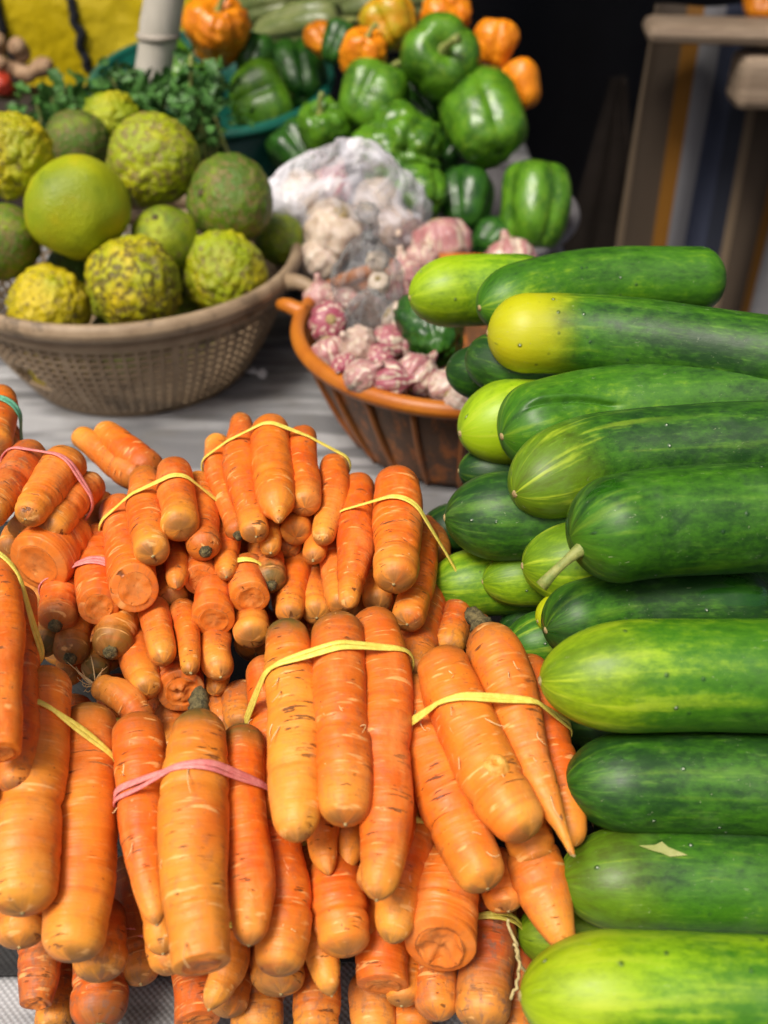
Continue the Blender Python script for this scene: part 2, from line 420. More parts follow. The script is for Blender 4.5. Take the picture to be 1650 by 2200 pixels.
def tube(path, r, ns=8, closed=False, flat=1.0):
    P = np.asarray(path, float); n = len(P)
    if closed:
        T = np.roll(P, -1, 0) - np.roll(P, 1, 0); T /= np.linalg.norm(T, axis=1)[:, None]
        nn = np.cross(P - P.mean(0), T); nz = nn.mean(0); nz /= np.linalg.norm(nz)
        U = np.tile(nz, (n, 1)); U -= T * np.sum(U * T, 1)[:, None]; U /= np.linalg.norm(U, axis=1)[:, None]; V = np.cross(T, U)
    else: T, U, V = frames(P)
    R = np.broadcast_to(np.asarray(r, float), (n,))
    th = np.arange(ns) * 2 * math.pi / ns
    v = (P[:, None] + R[:, None, None] * (np.cos(th)[None, :, None] * U[:, None] * flat + np.sin(th)[None, :, None] * V[:, None] / flat)).reshape(-1, 3)
    f = grid_faces(n, ns)
    if closed:
        a = (n - 1) * ns
        f += [(a + j, a + (j + 1) % ns, (j + 1) % ns, j) for j in range(ns)]
    else:
        f.append(tuple(range(ns))[::-1]); f.append(tuple(range((n - 1) * ns, n * ns)))
    return v, f
def lathe(profile, ns=64, center=(0, 0, 0)):
    pr = np.asarray(profile, float); th = np.arange(ns) * 2 * math.pi / ns
    v = np.stack([pr[:, 0][:, None] * np.cos(th), pr[:, 0][:, None] * np.sin(th), np.repeat(pr[:, 1][:, None], ns, 1)], -1).reshape(-1, 3)
    return v + np.asarray(center), grid_faces(len(pr), ns)
def box(x0, x1, y0, y1, z0, z1):
    v = [(x, y, z) for x in (x0, x1) for y in (y0, y1) for z in (z0, z1)]
    return np.array(v, float), [(0, 1, 3, 2), (4, 6, 7, 5), (0, 4, 5, 1), (2, 3, 7, 6), (0, 2, 6, 4), (1, 5, 7, 3)]
def join(parts):
    V, Fc, o = [], [], 0
    for v, f in parts:
        V.append(np.asarray(v)); Fc += [tuple(i + o for i in q) for q in f]; o += len(v)
    return np.concatenate(V), Fc

# ------------------------------------------------------------------ setting
gv, gf = box(-60, 60, -60, 60, -.85, -.75)
g = mesh_obj('ground', gv, gf, 'soil', smooth=False); tag(g, 'dark earth ground of the market', None, kind='structure')

def sheet(name, x0, x1, y0, y1, z, nx, ny, amp, seed, label):
    X, Y = np.meshgrid(np.linspace(x0, x1, nx), np.linspace(y0, y1, ny))
    p = np.stack([X * 7, Y * 9, X * 0], -1)
    Z = z + amp * (n3(p, seed) * .6 + n3(p * 2.7, seed + 1) * .3) + amp * .6 * np.abs(n1(Y * 26 + n3(p * .4, seed) * 3, seed)) * (n3(p * .5, seed + 5) > -.1)
    Z = np.minimum(Z, z + amp * .6)
    v = np.stack([X, Y, Z], -1).reshape(-1, 3); f = grid_faces(ny, nx, closed=False)
    # hem hanging down at the front and sides
    rim = [j for j in range(nx)]
    n0 = len(v); v = np.concatenate([v, v[rim] + np.array([0, -.012, -.16])])
    f += [(rim[j + 1], rim[j], n0 + j, n0 + j + 1) for j in range(nx - 1)]
    o = mesh_obj(name, v, f, 'tarp'); m = o.modifiers.new('thickness', 'SOLIDIFY'); m.thickness = .0015; m.offset = -1
    return tag(o, label, 'tarpaulin')
def table(x0, x1, y0, y1, label):
    t = empty('market_table', ((x0 + x1) / 2, (y0 + y1) / 2, -.75)); org = np.array(t.location)
    v, f = box(x0, x1, y0, y1, -.05, -.012); mesh_obj('table_top', v, f, 'wood', t, org, smooth=False)
    for x in (x0 + .04, x1 - .09):
        for y in (y0 + .04, y1 - .09):
            v, f = box(x, x + .05, y, y + .05, -.75, -.05); mesh_obj('leg', v, f, 'wood', t, org, smooth=False)
    tag(t, label, 'table')
table(-.95, .62, .22, 1.32, 'wooden table carrying the carrots and cucumbers in front')
table(-.95, .30, 1.34, 2.55, 'wooden table carrying the peppers and baskets behind')
sheet('tarpaulin', -.97, .64, .20, 1.33, .0, 260, 200, .006, 2, 'grey woven tarpaulin under the carrot bunches and cucumbers')
sheet('tarpaulin', -.97, .32, 1.335, 2.57, .0, 160, 150, .006, 9, 'grey woven tarpaulin under the pepper baskets at the back')

mx, my = np.meshgrid(np.linspace(-.85, .30, 120), np.linspace(.425, .98, 60))
my = my + .006 * n1(mx * 9, 4) * (my < .45) + .02 * (mx + .3) * (my < .44)
mz = .0065 + .002 * n3(np.stack([mx * 12, my * 12, mx * 0], -1), 6)
o = mesh_obj('woven_mat', np.stack([mx, my, mz], -1).reshape(-1, 3), grid_faces(60, 120, closed=False), 'mat'); o.modifiers.new('thickness', 'SOLIDIFY').thickness = .002
tag(o, 'dark woven mat under the carrot heap, its front edge showing at the bottom left', 'mat')

# ------------------------------------------------------------------ carrots
CAPK = {'p': .1, 'y': .35, 'b': .55, 'c': .72, 'r': .5, 'k': .25, 'o': .55}
CAPH = {'p': 2.0, 'y': 1.25, 'b': .75, 'c': .10, 'r': .8, 'k': 1.1, 'o': .85}
CAPX = {'p': .55, 'y': .5, 'b': .42, 'c': .4, 'r': .5, 'k': .55, 'o': .5}
def solve_far(pn, x, y, slope):
    """point on the far pixel's ray so that the root rises by `slope` degrees away from the near end"""
    r = ray(x, y); d0 = depth_of(pn); t = math.tan(math.radians(slope))
    best, bd = None, 1e9
    for d in np.linspace(d0 * .9, d0 * 1.6, 700):
        p = CAM + r * d; e = p - pn; h = math.hypot(e[0], e[1])
        err = abs(e[2] - t * h) + (0 if e[1] > 0 else .02)
        if err < bd: best, bd = p, err
    return best
_cid = [0]
def carrot_geo(pts, z, slope, far, near, yel=0., dull=0., crown=.3, tilt=0., rough_cut=.0009):
    _cid[0] += 1; seed = _cid[0]
    pts = [tuple(map(float, p)) for p in pts]
    px = np.array(pts)
    a, b = px[0].copy(), px[-1].copy()
    dirv = (b[:2] - a[:2]); L2 = np.linalg.norm(dirv); dirv /= L2
    a[:2] += dirv * CAPK[far] * a[2] / 2; b[:2] -= dirv * CAPK[near] * b[2] / 2
    px[0], px[-1] = a, b
    pn = at_z(b[0], b[1], z); pf = solve_far(pn, a[0], a[1], slope)
    dn, df = depth_of(pn), depth_of(pf)
    s2 = np.r_[0, np.cumsum(np.linalg.norm(np.diff(px[:, :2], axis=0), axis=1))]; s2 /= s2[-1]
    C = []
    for (x, y, wd), t in zip(px, s2):
        d = 1 / ((1 - t) / df + t / dn); C.append((*at_depth(x, y, d), wd * 1.05 / 2 * d / F))
    C = np.array(C)
    n = 64
    P, s = catmull(C, n)
    L = s[-1]; r = np.maximum(P[:, 3], .002); P = P[:, :3]
    # resample with denser end rings
    rn, rf = C[-1, 3], C[0, 3]
    hn, hf = min(CAPH[near] * rn, L * .45), min(CAPH[far] * rf, L * .4)
    ca = 1 - np.cos(np.linspace(0, math.pi / 2, 10))
    S = dedupe(np.r_[ca * hf, np.linspace(hf, L - hn, 88), L - ca * hn])
    Q = np.stack([np.interp(S, s, P[:, i]) for i in range(3)], 1); R = np.interp(S, s, r)
    # rings, swellings and waists of the root
    big_ = min(1., .020 / max(R.max(), .012))
    R = R * (1 + big_ * .026 * n1(S * 60, seed) + .045 * n1(S * 22, seed + 40)
             - big_ * .035 * np.clip(n1(S * 190, seed + 9) - .35, 0, 1) + .008 * n1(S * 150, seed + 17))
    for kk in range(2):
        c0 = RNG.uniform(.2, .62 if near == 'c' else .85) * L; R = R * (1 - RNG.uniform(0, .08) * np.exp(-((S - c0) / .003) ** 2))
    capf = np.clip((hf - S) / hf, 0, 1); capn = np.clip((S - (L - hn)) / hn, 0, 1)
    R = R * np.maximum(1 - capf ** 2, 0) ** CAPX[far] * np.maximum(1 - capn ** 2, 0) ** CAPX[near]
    R = np.maximum(R, .0006)
    # gentle wander of the axis
    T, U, V = frames(Q)
    wob = .003
    Q = Q + (U * n1(S * 18, seed + 3)[:, None] + V * n1(S * 18, seed + 5)[:, None]) * wob * (np.sin(np.pi * S / L))[:, None]
    ns = 30; th = np.arange(ns) * 2 * math.pi / ns
    cs = np.stack([np.cos(th), np.sin(th)], -1)
    rr = R[:, None] * (1 + .05 * n3(np.stack(np.broadcast_arrays(cs[None, :, 0] * 1.3 + seed, cs[None, :, 1] * 1.3, S[:, None] * 30), -1), 1)
                       + .018 * n3(np.stack(np.broadcast_arrays(cs[None, :, 0] * 3 + seed, cs[None, :, 1] * 3, S[:, None] * 120), -1), 2))
    v = Q[:, None] + rr[..., None] * (cs[None, :, 0, None] * U[:, None] + cs[None, :, 1, None] * V[:, None])
    if near == 'c' and tilt:
        k = np.clip((S - (L - .03)) / .03, 0, 1)[:, None]
        v = v - T[:, None] * (rr * cs[None, :, 0] * tilt * k)[..., None]
    nr = len(S)
    cu = np.stack(np.broadcast_arrays(cs[None, :, 0] * .018 + seed * .37, cs[None, :, 1] * .018, S[:, None]), -1)
    # distance from the crown and from the tip
    near_is_tip = near in 'pybc'
    dc = S if near_is_tip else L - S; dt = L - S if near_is_tip else S
    facem = np.zeros((nr, ns))
    ce = np.stack(np.broadcast_arrays(dc[:, None] if (far in 'ko' or not near_is_tip) else dc[:, None] + .012, dt[:, None] + (.03 if near == 'c' else 0), facem), -1).reshape(-1, 3).copy()
    v = v.reshape(-1, 3); cu = cu.reshape(-1, 3)
    f = grid_faces(nr, ns)
    # cap centres; a cut end gets a dished face of its own
    V_, F_, CE, CU = [v], list(f), [ce], [cu]
    off = len(v)
    V_.append(v[:ns].mean(0)[None]); CE.append(ce[:1]); CU.append(cu[:ns].mean(0)[None])
    F_ += [((j + 1) % ns, j, off) for j in range(ns)]; off += 1
    last = v[-ns:]; cen = last.mean(0); tn = T[-1]
    if near == 'c':
        ring = v[(nr - 9) * ns:(nr - 8) * ns] * 0
        base = (nr - 1) * ns
        # the last cap ring is collapsed: rebuild a flat face from the shoulder ring
        sh = nr - 5
        shoulder = V_[0][sh * ns:(sh + 1) * ns]; c0 = shoulder.mean(0)
        F_ = [q for q in F_ if all(i < (sh + 1) * ns or i >= nr * ns for i in q)]
        prev = sh * ns
        amp = rough_cut
        for kf in (.965, .88, .76, .62, .48, .34, .18):
            dz = .0006 - .0016 * (1 - kf) + amp * n3(np.stack([np.cos(th) * kf * 2.4 + seed, np.sin(th) * kf * 2.4, np.zeros(ns)], -1), 3) + amp * .6 * n3(np.stack([np.cos(th) * kf * 6 + seed, np.sin(th) * kf * 6, np.zeros(ns)], -1), 5)
            rg = c0 + (shoulder - c0) * kf + np.outer(dz, tn)
            V_.append(rg); CU.append(np.stack([np.cos(th) * .02 * kf + seed, np.sin(th) * .02 * kf, np.zeros(ns)], -1))
            CE.append(np.stack([np.full(ns, .1), np.full(ns, .1), np.full(ns, 1 + kf)], -1))
            F_ += [(prev + j, prev + (j + 1) % ns, off + (j + 1) % ns, off + j) for j in range(ns)]
            prev = off; off += ns
        V_.append((c0 - tn * .0009)[None]); CU.append([[seed, 0, 0]]); CE.append([[.1, .1, 1.0]])
        F_ += [(prev + j, prev + (j + 1) % ns, off) for j in range(ns)]
    else:
        V_.append((cen + tn * .0003)[None]); CE.append(ce[-1:]); CU.append(cu[-ns:].mean(0)[None])
        F_ += [((nr - 1) * ns + j, (nr - 1) * ns + (j + 1) % ns, off) for j in range(ns)]
    v = np.concatenate(V_); ce = np.concatenate([np.asarray(x, float) for x in CE]); cu = np.concatenate([np.asarray(x, float) for x in CU])
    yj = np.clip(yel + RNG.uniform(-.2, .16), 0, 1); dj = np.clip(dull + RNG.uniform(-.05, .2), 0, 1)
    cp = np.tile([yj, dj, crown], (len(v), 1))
    return dict(v=v, f=F_, at=dict(cu=cu, ce=ce, cp=cp), Q=Q, R=R, T=T, U=U, V=V, L=L, far=far, near=near, seed=seed)
def stub_geo(c, tdir, r, ln, seed, flare=.75):
    n = 9; t = np.linspace(0, 1, n); P = c + np.outer(t * ln - .002, tdir)
    P += np.outer(t ** 2 * ln * .25, RNG.normal(size=3) * .6)
    R = r * (1 - (1 - flare) * t) * (1 + .14 * n1(t * 9, seed)); R[-1] *= .55
    v, f = tube(P, R, 12)
    v = v + RNG.normal(size=v.shape) * r * .06
    return v, f
def hair(p, d, ln, r=.0004):
    n = 8; t = np.linspace(0, 1, n); k = RNG.normal(size=3) * .5
    P = p + np.outer(t * ln, d) + np.outer(np.sin(t * 3) * ln * .3, k)
    return tube(P, r * (1 - .6 * t), 5)
def add_carrot(G, parent, origin, loose=False):
    o = mesh_obj('carrot', G['v'], G['f'], 'carrot', parent, origin, G['at'])
    org = np.asarray(origin, float)
    ch = o
    def sub(name, v, f, mat):
        s = mesh_obj(name, v, f, mat, o, org)
        return s
    if G['far'] == 'k':
        v, f = stub_geo(G['Q'][0], -G['T'][0], max(.42 * np.max(G['R'][:14]), .004), .016, G['seed'], .6); sub('crown_stub', v, f, 'crown')
    if G['near'] == 'r':
        v, f = stub_geo(G['Q'][-1], G['T'][-1], .36 * np.max(G['R'][-14:]), .006, G['seed'], .8); sub('crown_stub', v, f, 'crown')
    if G['near'] in 'pyb' and G['seed'] % 2:
        v, f = stub_geo(G['Q'][-1], G['T'][-1] + RNG.normal(size=3) * .25, .0011 + .035 * np.max(G['R'][-14:]), .0028, G['seed'], .6); sub('root_tip', v, f, 'scar')
    return o

def hull2(p):
    p = p[np.lexsort((p[:, 1], p[:, 0]))]
    def half(q):
        h = []
        for x in q:
            while len(h) > 1 and (h[-1][0]-h[-2][0])*(x[1]-h[-2][1]) - (h[-1][1]-h[-2][1])*(x[0]-h[-2][0]) <= 0: h.pop()
            h.append(x)
        return h
    return np.array(half(p)[:-1] + half(p[::-1])[:-1])
def band(geos, main, mid, left, right, mat, parent, origin, strands=2, rr=.00115):
    """a rubber band stretched round the roots: convex hull of their sections in one plane"""
    G = geos[main]; Q = G['Q']
    pix = [((np.dot(q - CAM, RGT) / depth_of(q)) * F + 825, 1100 - np.dot(q - CAM, UPV) / depth_of(q) * F) for q in Q]
    i = int(np.argmin([math.hypot(a - mid[0], (b - mid[1]) * 1.0) for a, b in pix]))
    # the band lies on the upper surface, so step the plane towards the tip by the foreshortened radius
    M = Q[i]; ax = np.mean([g['Q'][-1] - g['Q'][0] for g in geos], 0); ax /= np.linalg.norm(ax)
    top = M - FWD * 0 + np.array([0, 0, 1]) * G['R'][i]
    py = 1100 - np.dot(top - CAM, UPV) / depth_of(top) * F
    M = M + ax * max(0, (mid[1] - py)) * depth_of(M) / F * 1.0
    d = depth_of(M) + .015
    e = at_depth(*right, d) - at_depth(*left, d); e /= np.linalg.norm(e)
    n = ax - e * np.dot(ax, e); n /= np.linalg.norm(n)
    e2 = np.cross(n, e)
    pts = []
    for g in geos:
        sg = (g['Q'] - M) @ n; k = np.where((sg[:-1] <= 0) & (sg[1:] > 0))[0]
        if not len(k): continue
        k = k[0]; t = sg[k] / (sg[k] - sg[k + 1]); c = g['Q'][k] * (1 - t) + g['Q'][k + 1] * t; r = g['R'][k] * 1.035 + rr * .9
        th = np.linspace(0, 2 * math.pi, 40, endpoint=False); a = g['T'][k]
        # ellipse section of a slanted root
        for x in th:
            dv = (g['U'][k] * math.cos(x) + g['V'][k] * math.sin(x)) * r
            dv = dv - a * (np.dot(dv, n) / np.dot(a, n))
            pts.append([np.dot(c + dv - M, e), np.dot(c + dv - M, e2)])
    if len(pts) < 40: return
    H = hull2(np.array(pts))
    H = np.vstack([H, H[:1]]); s = np.r_[0, np.cumsum(np.linalg.norm(np.diff(H, axis=0), axis=1))]
    u = np.linspace(0, s[-1], 150, endpoint=False)
    hx, hy = np.interp(u, s, H[:, 0]), np.interp(u, s, H[:, 1])
    parts = []
    for k in range(strands):
        ph = RNG.uniform(0, 6.28)
        offn = (k - (strands - 1) / 2) * rr * 1.9 * np.cos(u / s[-1] * 2 * math.pi * 2 + ph * 0 + .6) + .0010 * n1(u * 30, k + 3)
        offn = offn + (k - .5) * .0012 * np.sin(u / s[-1] * 6.28 + ph)
        P = M + np.outer(hx, e) + np.outer(hy, e2) + np.outer(offn, n)
        parts.append(tube(P, rr * (1 + .12 * n1(u * 40, k)), 8, True, 1.5))
    v, f = join(parts)
    mesh_obj('rubber_band', v, f, mat, parent, origin)

BUNCH = {}
def C(b, pts, z, slope=10, far='o', near='b', **kw): BUNCH.setdefault(b, []).append((pts, z / 100., slope, far, near, kw))

# front centre bunch
C('F1', [(722,1298,100),(735,1480,118),(742,1650,118),(742,1797,98)], 20, 12, 'o', 'b', yel=.35, crown=.6)
C('F1', [(612,1312,92),(622,1450,112),(632,1650,112),(640,1822,84)], 19.5, 12, 'o', 'y', yel=.95, crown=.9)
C('F1', [(798,1288,92),(822,1450,112),(828,1650,112),(822,1820,104),(810,1945,66)], 17.8, 12, 'o', 'y', yel=.1)
C('F1', [(566,1392,80),(580,1560,96),(612,1785,76)], 15.8, 12, 'o', 'y', yel=.1)
C('F1', [(845,1560,90),(843,1760,96),(795,1940,80)], 15.2, 12, 'o', 'b')
C('F1', [(690,1700,84),(706,1882,44)], 14.8, 12, 'o', 'p', yel=.3)
C('F1', [(735,1720,84),(745,1876,48)], 13.6, 12, 'o', 'p')
# front right bunch
C('F2', [(932,1372,98),(985,1530,124),(1060,1680,126),(1150,1822,104)], 19.3, 12, 'o', 'b', yel=.6)
C('F2', [(1030,1335,105),(1085,1460,116),(1135,1600,92),(1175,1715,62),(1205,1780,28),(1232,1840,13)], 18.8, 12, 'k', 'p', yel=.35)
C('F2', [(1118,1392,84),(1175,1560,92),(1215,1700,84),(1236,1828,58)], 16.6, 12, 'o', 'y', yel=.1)
C('F2', [(878,1432,90),(915,1600,122),(980,1760,122),(1056,1935,98)], 16.2, 12, 'o', 'b', yel=.3)
C('F2', [(1090,1690,110),(1165,1890,100)], 14.6, 12, 'o', 'b')
C('F2', [(1050,1800,90),(1098,1980,82)], 12.2, 12, 'o', 'b')
C('F2', [(1120,1780,110),(1175,1920,112),(1222,2052,42)], 12.8, 12, 'o', 'p', yel=.15)
# front bunch with the pink band
C('F3', [(292,1510,100),(300,1650,108),(306,1820,92),(338,1990,44)], 16.2, 12, 'o', 'p')
C('F3', [(428,1515,92),(418,1680,136),(416,1900,132),(434,2120,118)], 17.2, 12, 'k', 'c', yel=.55, crown=.9)
C('F3', [(518,1538,82),(528,1750,96),(540,1900,98),(535,2042,62)], 15.8, 12, 'o', 'y', yel=.3, crown=.8)
C('F3', [(598,1700,92),(610,1950,118),(596,2120,92)], 12.8, 12, 'o', 'b', yel=.1)
C('F3', [(320,1800,84),(352,2062,72)], 12.2, 12, 'o', 'y')
C('F3', [(345,1900,84),(372,2112,76)], 10.5, 12, 'o', 'b')
# big pair, front left
C('F4', [(104,1412,100),(84,1600,128),(58,1800,144),(45,1995,124)], 17.6, 12, 'o', 'b', yel=.45)
C('F4', [(190,1490,104),(186,1650,130),(182,1850,150),(150,2098,128)], 14.4, 12, 'o', 'b', yel=.35, crown=.7)
C('F4', [(55,1800,110),(40,2062,100)], 12.6, 12, 'o', 'b', yel=.2)
C('F4', [(215,1900,110),(215,2135,104)], 9.8, 12, 'o', 'b', dull=.6)
# left edge bunch
C('F5', [(-8,1190,80),(8,1400,88),(2,1648,78)], 24.2, 12, 'o', 'c', yel=.05)
C('F5', [(38,1245,76),(44,1480,88),(30,1722,72)], 20.6, 12, 'o', 'b', dull=.2)
C('F5', [(-70,1250,90),(-60,1480,100),(-60,1760,88)], 21, 12, 'o', 'b')
# under-layer, middle
C('F6', [(905,1700,110),(872,1850,112),(838,2038,72)], 12.6, 10, 'o', 'y', yel=.35)
C('F6', [(955,1780,120),(955,1930,152),(942,2092,152)], 11.4, 10, 'o', 'c', yel=.2, tilt=.35, rough_cut=.0035)
C('F6', [(712,1800,110),(730,1940,118),(748,2080,104)], 11.8, 10, 'o', 'b')
C('F6', [(652,1780,70),(680,1980,84),(712,2142,46)], 9.8, 10, 'o', 'p', yel=.25)
C('F6', [(830,1900,104),(822,2160,112)], 8.0, 10, 'o', 'c')
C('F6', [(870,1950,80),(862,2182,76)], 6.2, 10, 'o', 'b')
C('F6', [(790,1850,80),(770,2045,70)], 9.5, 10, 'o', 'b')
# bottom layers
C('B1', [(95,1900,84),(88,2080,88),(75,2182,62)], 6.5, 8, 'o', 'c', dull=.65)
C('B1', [(130,1950,80),(110,2240,72)], 3.0, 5, 'o', 'b', dull=.7)
C('B1', [(215,1950,110),(212,2240,120)], 5.0, 6, 'o', 'r', dull=.75)
C('B1', [(268,1820,90),(285,2042,74)], 7.5, 8, 'o', 'c', dull=.7, tilt=-.5)
C('B1', [(290,1900,80),(304,2136,82)], 5.6, 8, 'o', 'b', dull=.45)
C('B2', [(400,1950,90),(428,2230,90)], 4.4, 6, 'o', 'c', dull=.45)
C('B2', [(500,1900,90),(488,2060,84),(448,2172,40)], 9.0, 8, 'o', 'p', yel=.3)
C('B2', [(505,1960,90),(488,2205,80)], 5.8, 8, 'o', 'b', dull=.4)
C('B2', [(600,1950,110),(604,2168,118)], 7.6, 8, 'o', 'b', dull=.45)
C('B2', [(555,2050,110),(560,2270,116)], 3.2, 6, 'o', 'b', dull=.55)
C('B2', [(668,1990,90),(678,2260,100)], 4.2, 6, 'o', 'b', dull=.5)
C('B3', [(935,1960,90),(942,2215,86)], 6.0, 8, 'o', 'b', dull=.45)
C('B3', [(1050,1820,110),(1045,2000,116),(1032,2240,116)], 6.8, 8, 'o', 'b', dull=.85)
C('B3', [(1098,1900,70),(1105,2080,80),(1110,2290,80)], 3.6, 8, 'o', 'b', dull=.75)
C('B3', [(800,2060,90),(805,2270,96)], 3.6, 6, 'o', 'b', dull=.5)
C('B3', [(885,2060,80),(890,2270,90)], 3.2, 6, 'o', 'b', dull=.5)
# second row: left, pink band
C('M1', [(172,968,84),(130,1020,92),(48,1124,62)], 26.5, -6, 'o', 'y', yel=.3)
C('M1', [(216,1018,68),(165,1075,78),(92,1158,66)], 24.6, -6, 'o', 'b')
C('M1', [(82,950,72),(35,1020,84),(-40,1130,70)], 26.5, -6, 'o', 'b', dull=.55)
C('M1', [(185,1105,118),(130,1165,130),(45,1248,132)], 22.3, -4, 'o', 'c', yel=.1)
C('M1', [(90,1060,70),(35,1158,64)], 23.4, -4, 'o', 'b', yel=.2)
C('M1', [(60,1120,66),(8,1202,60)], 21.5, -4, 'o', 'b', dull=.2)
# second row: pink band lower down
C('M5', [(215,1120,70),(205,1230,86),(212,1336,86)], 20.8, 0, 'o', 'c', tilt=.3)
C('M5', [(160,1180,80),(114,1362,80)], 19.8, 0, 'o', 'r', crown=.3)
C('M5', [(175,1300,76),(148,1432,74)], 17.6, 0, 'o', 'r', crown=.6, dull=.1)
C('M5', [(275,1240,84),(232,1422,90)], 18.3, 0, 'o', 'r', yel=.6, crown=.6)
C('M5', [(110,1310,64),(84,1418,64)], 17.8, 0, 'o', 'r', dull=.5, crown=1.)
C('M5', [(225,1370,60),(198,1468,58)], 16.0, 0, 'o', 'r', yel=.6, crown=.8)
C('M5', [(160,1360,60),(140,1478,62)], 14.6, 0, 'o', 'b', dull=.7)
# second row: yellow band, left of centre
C('M2', [(372,984,70),(378,1070,78),(390,1160,78)], 25.4, -6, 'o', 'b')
C('M2', [(305,1002,62),(316,1100,76),(332,1214,72)], 24.6, -6, 'o', 'b', yel=.1)
C('M2', [(418,1012,58),(432,1100,72),(444,1202,70)], 23.6, -6, 'o', 'r', yel=.25, crown=.1)
C('M2', [(248,1062,76),(272,1170,96),(298,1302,100)], 22.4, -4, 'o', 'c', tilt=.4)
C('M2', [(365,1120,58),(380,1266,48)], 21.8, -2, 'o', 'p')
C('M2', [(425,1140,70),(433,1274,72)], 21.0, -2, 'o', 'c', tilt=.2, dull=.15)
C('M2', [(362,1170,62),(370,1314,66)], 19.6, -2, 'o', 'b')
C('M2', [(490,1110,54),(486,1244,46)], 22.0, -2, 'o', 'p')
# second row: high bunch in the centre
C('M3', [(580,888,76),(585,990,84),(592,1085,72),(597,1108,34),(599,1124,12)], 25.6, 0, 'o', 'p', yel=.25)
C('M3', [(516,892,44),(522,1000,74),(552,1168,56)], 24.4, 0, 'k', 'b', yel=.2)
C('M3', [(650,912,58),(654,1000,66),(656,1110,66)], 25.0, 0, 'o', 'b')
C('M3', [(462,930,44),(478,1040,62),(512,1160,42)], 23.0, 0, 'o', 'r')
C('M3', [(724,974,58),(712,1070,66),(692,1172,46)], 23.4, 0, 'o', 'y', yel=.2)
C('M3', [(560,1000,52),(582,1196,42)], 22.6, 0, 'o', 'y', yel=.3)
C('M3', [(640,1000,60),(634,1172,62)], 22.8, 0, 'o', 'b')
C('M3', [(690,1060,52),(672,1212,46)], 21.8, 0, 'o', 'y', yel=.2)
C('M3', [(620,1040,56),(620,1202,56)], 20.8, 0, 'o', 'b')
# second row: right, yellow band
C('M4', [(852,994,98),(852,1130,100),(846,1280,90)], 24.0, 0, 'o', 'b')
C('M4', [(772,1014,70),(766,1150,80),(748,1312,40)], 22.6, 0, 'o', 'y')
C('M4', [(915,1120,62),(898,1240,76),(872,1360,66)], 20.6, 0, 'o', 'b')
C('M4', [(705,1110,58),(715,1220,64),(738,1322,56)], 20.0, 0, 'o', 'b')
C('M4', [(800,1140,64),(815,1322,66)], 19.4, 0, 'o', 'b', dull=.15)
C('M4', [(930,1240,72),(905,1350,84),(890,1490,80)], 17.6, 0, 'o', 'b', dull=.3)
C('M4', [(990,1275,60),(955,1420,68)], 17.2, 0, 'o', 'b', dull=.35)
C('M4', [(1030,1310,50),(1020,1410,54)], 16.0, 0, 'o', 'b', dull=.5)
C('M4', [(560,1140,76),(586,1276,72)], 20.6, -3, 'o', 'r', yel=.25, crown=1.2)
C('M4', [(645,1180,70),(618,1345,60)], 19.0, 0, 'o', 'b')
C('M4', [(675,1210,62),(682,1345,62)], 18.2, 0, 'o', 'b', dull=.1)
# second row: low centre, end-on
C('M6', [(322,1270,72),(354,1434,58)], 19.2, 0, 'o', 'y', yel=.1)
C('M6', [(390,1280,56),(410,1452,38)], 19.0, 0, 'o', 'y')
C('M6', [(285,1330,76),(322,1510,70)], 16.8, 0, 'o', 'b', yel=.1)
C('M6', [(382,1390,92),(392,1522,98)], 16.0, 0, 'o', 'c', dull=.4, tilt=.25, rough_cut=.003)
C('M6', [(462,1230,80),(458,1366,88)], 19.8, 0, 'o', 'c', tilt=.1, dull=.05)
C('M6', [(535,1180,80),(540,1318,86)], 20.6, 0, 'o', 'c', tilt=.1)
C('M6', [(540,1290,76),(540,1400,82)], 18.4, 0, 'o', 'b')
C('M6', [(462,1340,66),(476,1466,64)], 17.6, 0, 'o', 'y')
C('M6', [(468,1400,52),(463,1498,46)], 15.6, 0, 'o', 'y')
C('M6', [(475,1470,66),(482,1600,70)], 13.6, 0, 'o', 'b', dull=.5)
C('M6', [(525,1450,80),(520,1600,80)], 14.6, 0, 'o', 'b', dull=.65)
C('M6', [(360,1500,60),(372,1640,64)], 13.0, 0, 'o', 'b', dull=.2)
# filler carrots deep in the hollow, added in dull tones to darken it
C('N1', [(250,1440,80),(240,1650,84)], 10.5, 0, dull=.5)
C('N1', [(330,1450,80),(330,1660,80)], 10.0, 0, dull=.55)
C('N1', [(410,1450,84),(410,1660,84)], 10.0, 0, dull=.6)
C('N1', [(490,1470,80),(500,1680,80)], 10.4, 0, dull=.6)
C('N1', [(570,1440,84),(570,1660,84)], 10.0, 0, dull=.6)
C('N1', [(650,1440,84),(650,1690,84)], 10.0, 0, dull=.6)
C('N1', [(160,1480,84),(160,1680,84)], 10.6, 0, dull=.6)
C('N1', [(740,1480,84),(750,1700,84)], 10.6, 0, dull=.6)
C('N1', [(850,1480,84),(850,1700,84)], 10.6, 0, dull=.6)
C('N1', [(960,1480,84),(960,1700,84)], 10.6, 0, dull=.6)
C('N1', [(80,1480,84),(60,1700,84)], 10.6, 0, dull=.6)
for _k, (_x, _y, _z) in enumerate([(x, y, z) for y, z in ((1250, 16.5), (1345, 14.0), (1440, 11.5)) for x in range(70, 1000, 78)]):  # rows of dull filler carrots, added so the gaps go dark
    C('N2' if _x < 520 else 'N3', [(_x + 12 * math.sin(_k * 2.1), _y - 150, 86), (_x + 20 * math.sin(_k * 1.7), _y + 12 * math.sin(_k), 88)], _z, 0, 'o', 'b', dull=.35 + .3 * abs(math.sin(_k * 3.3)))
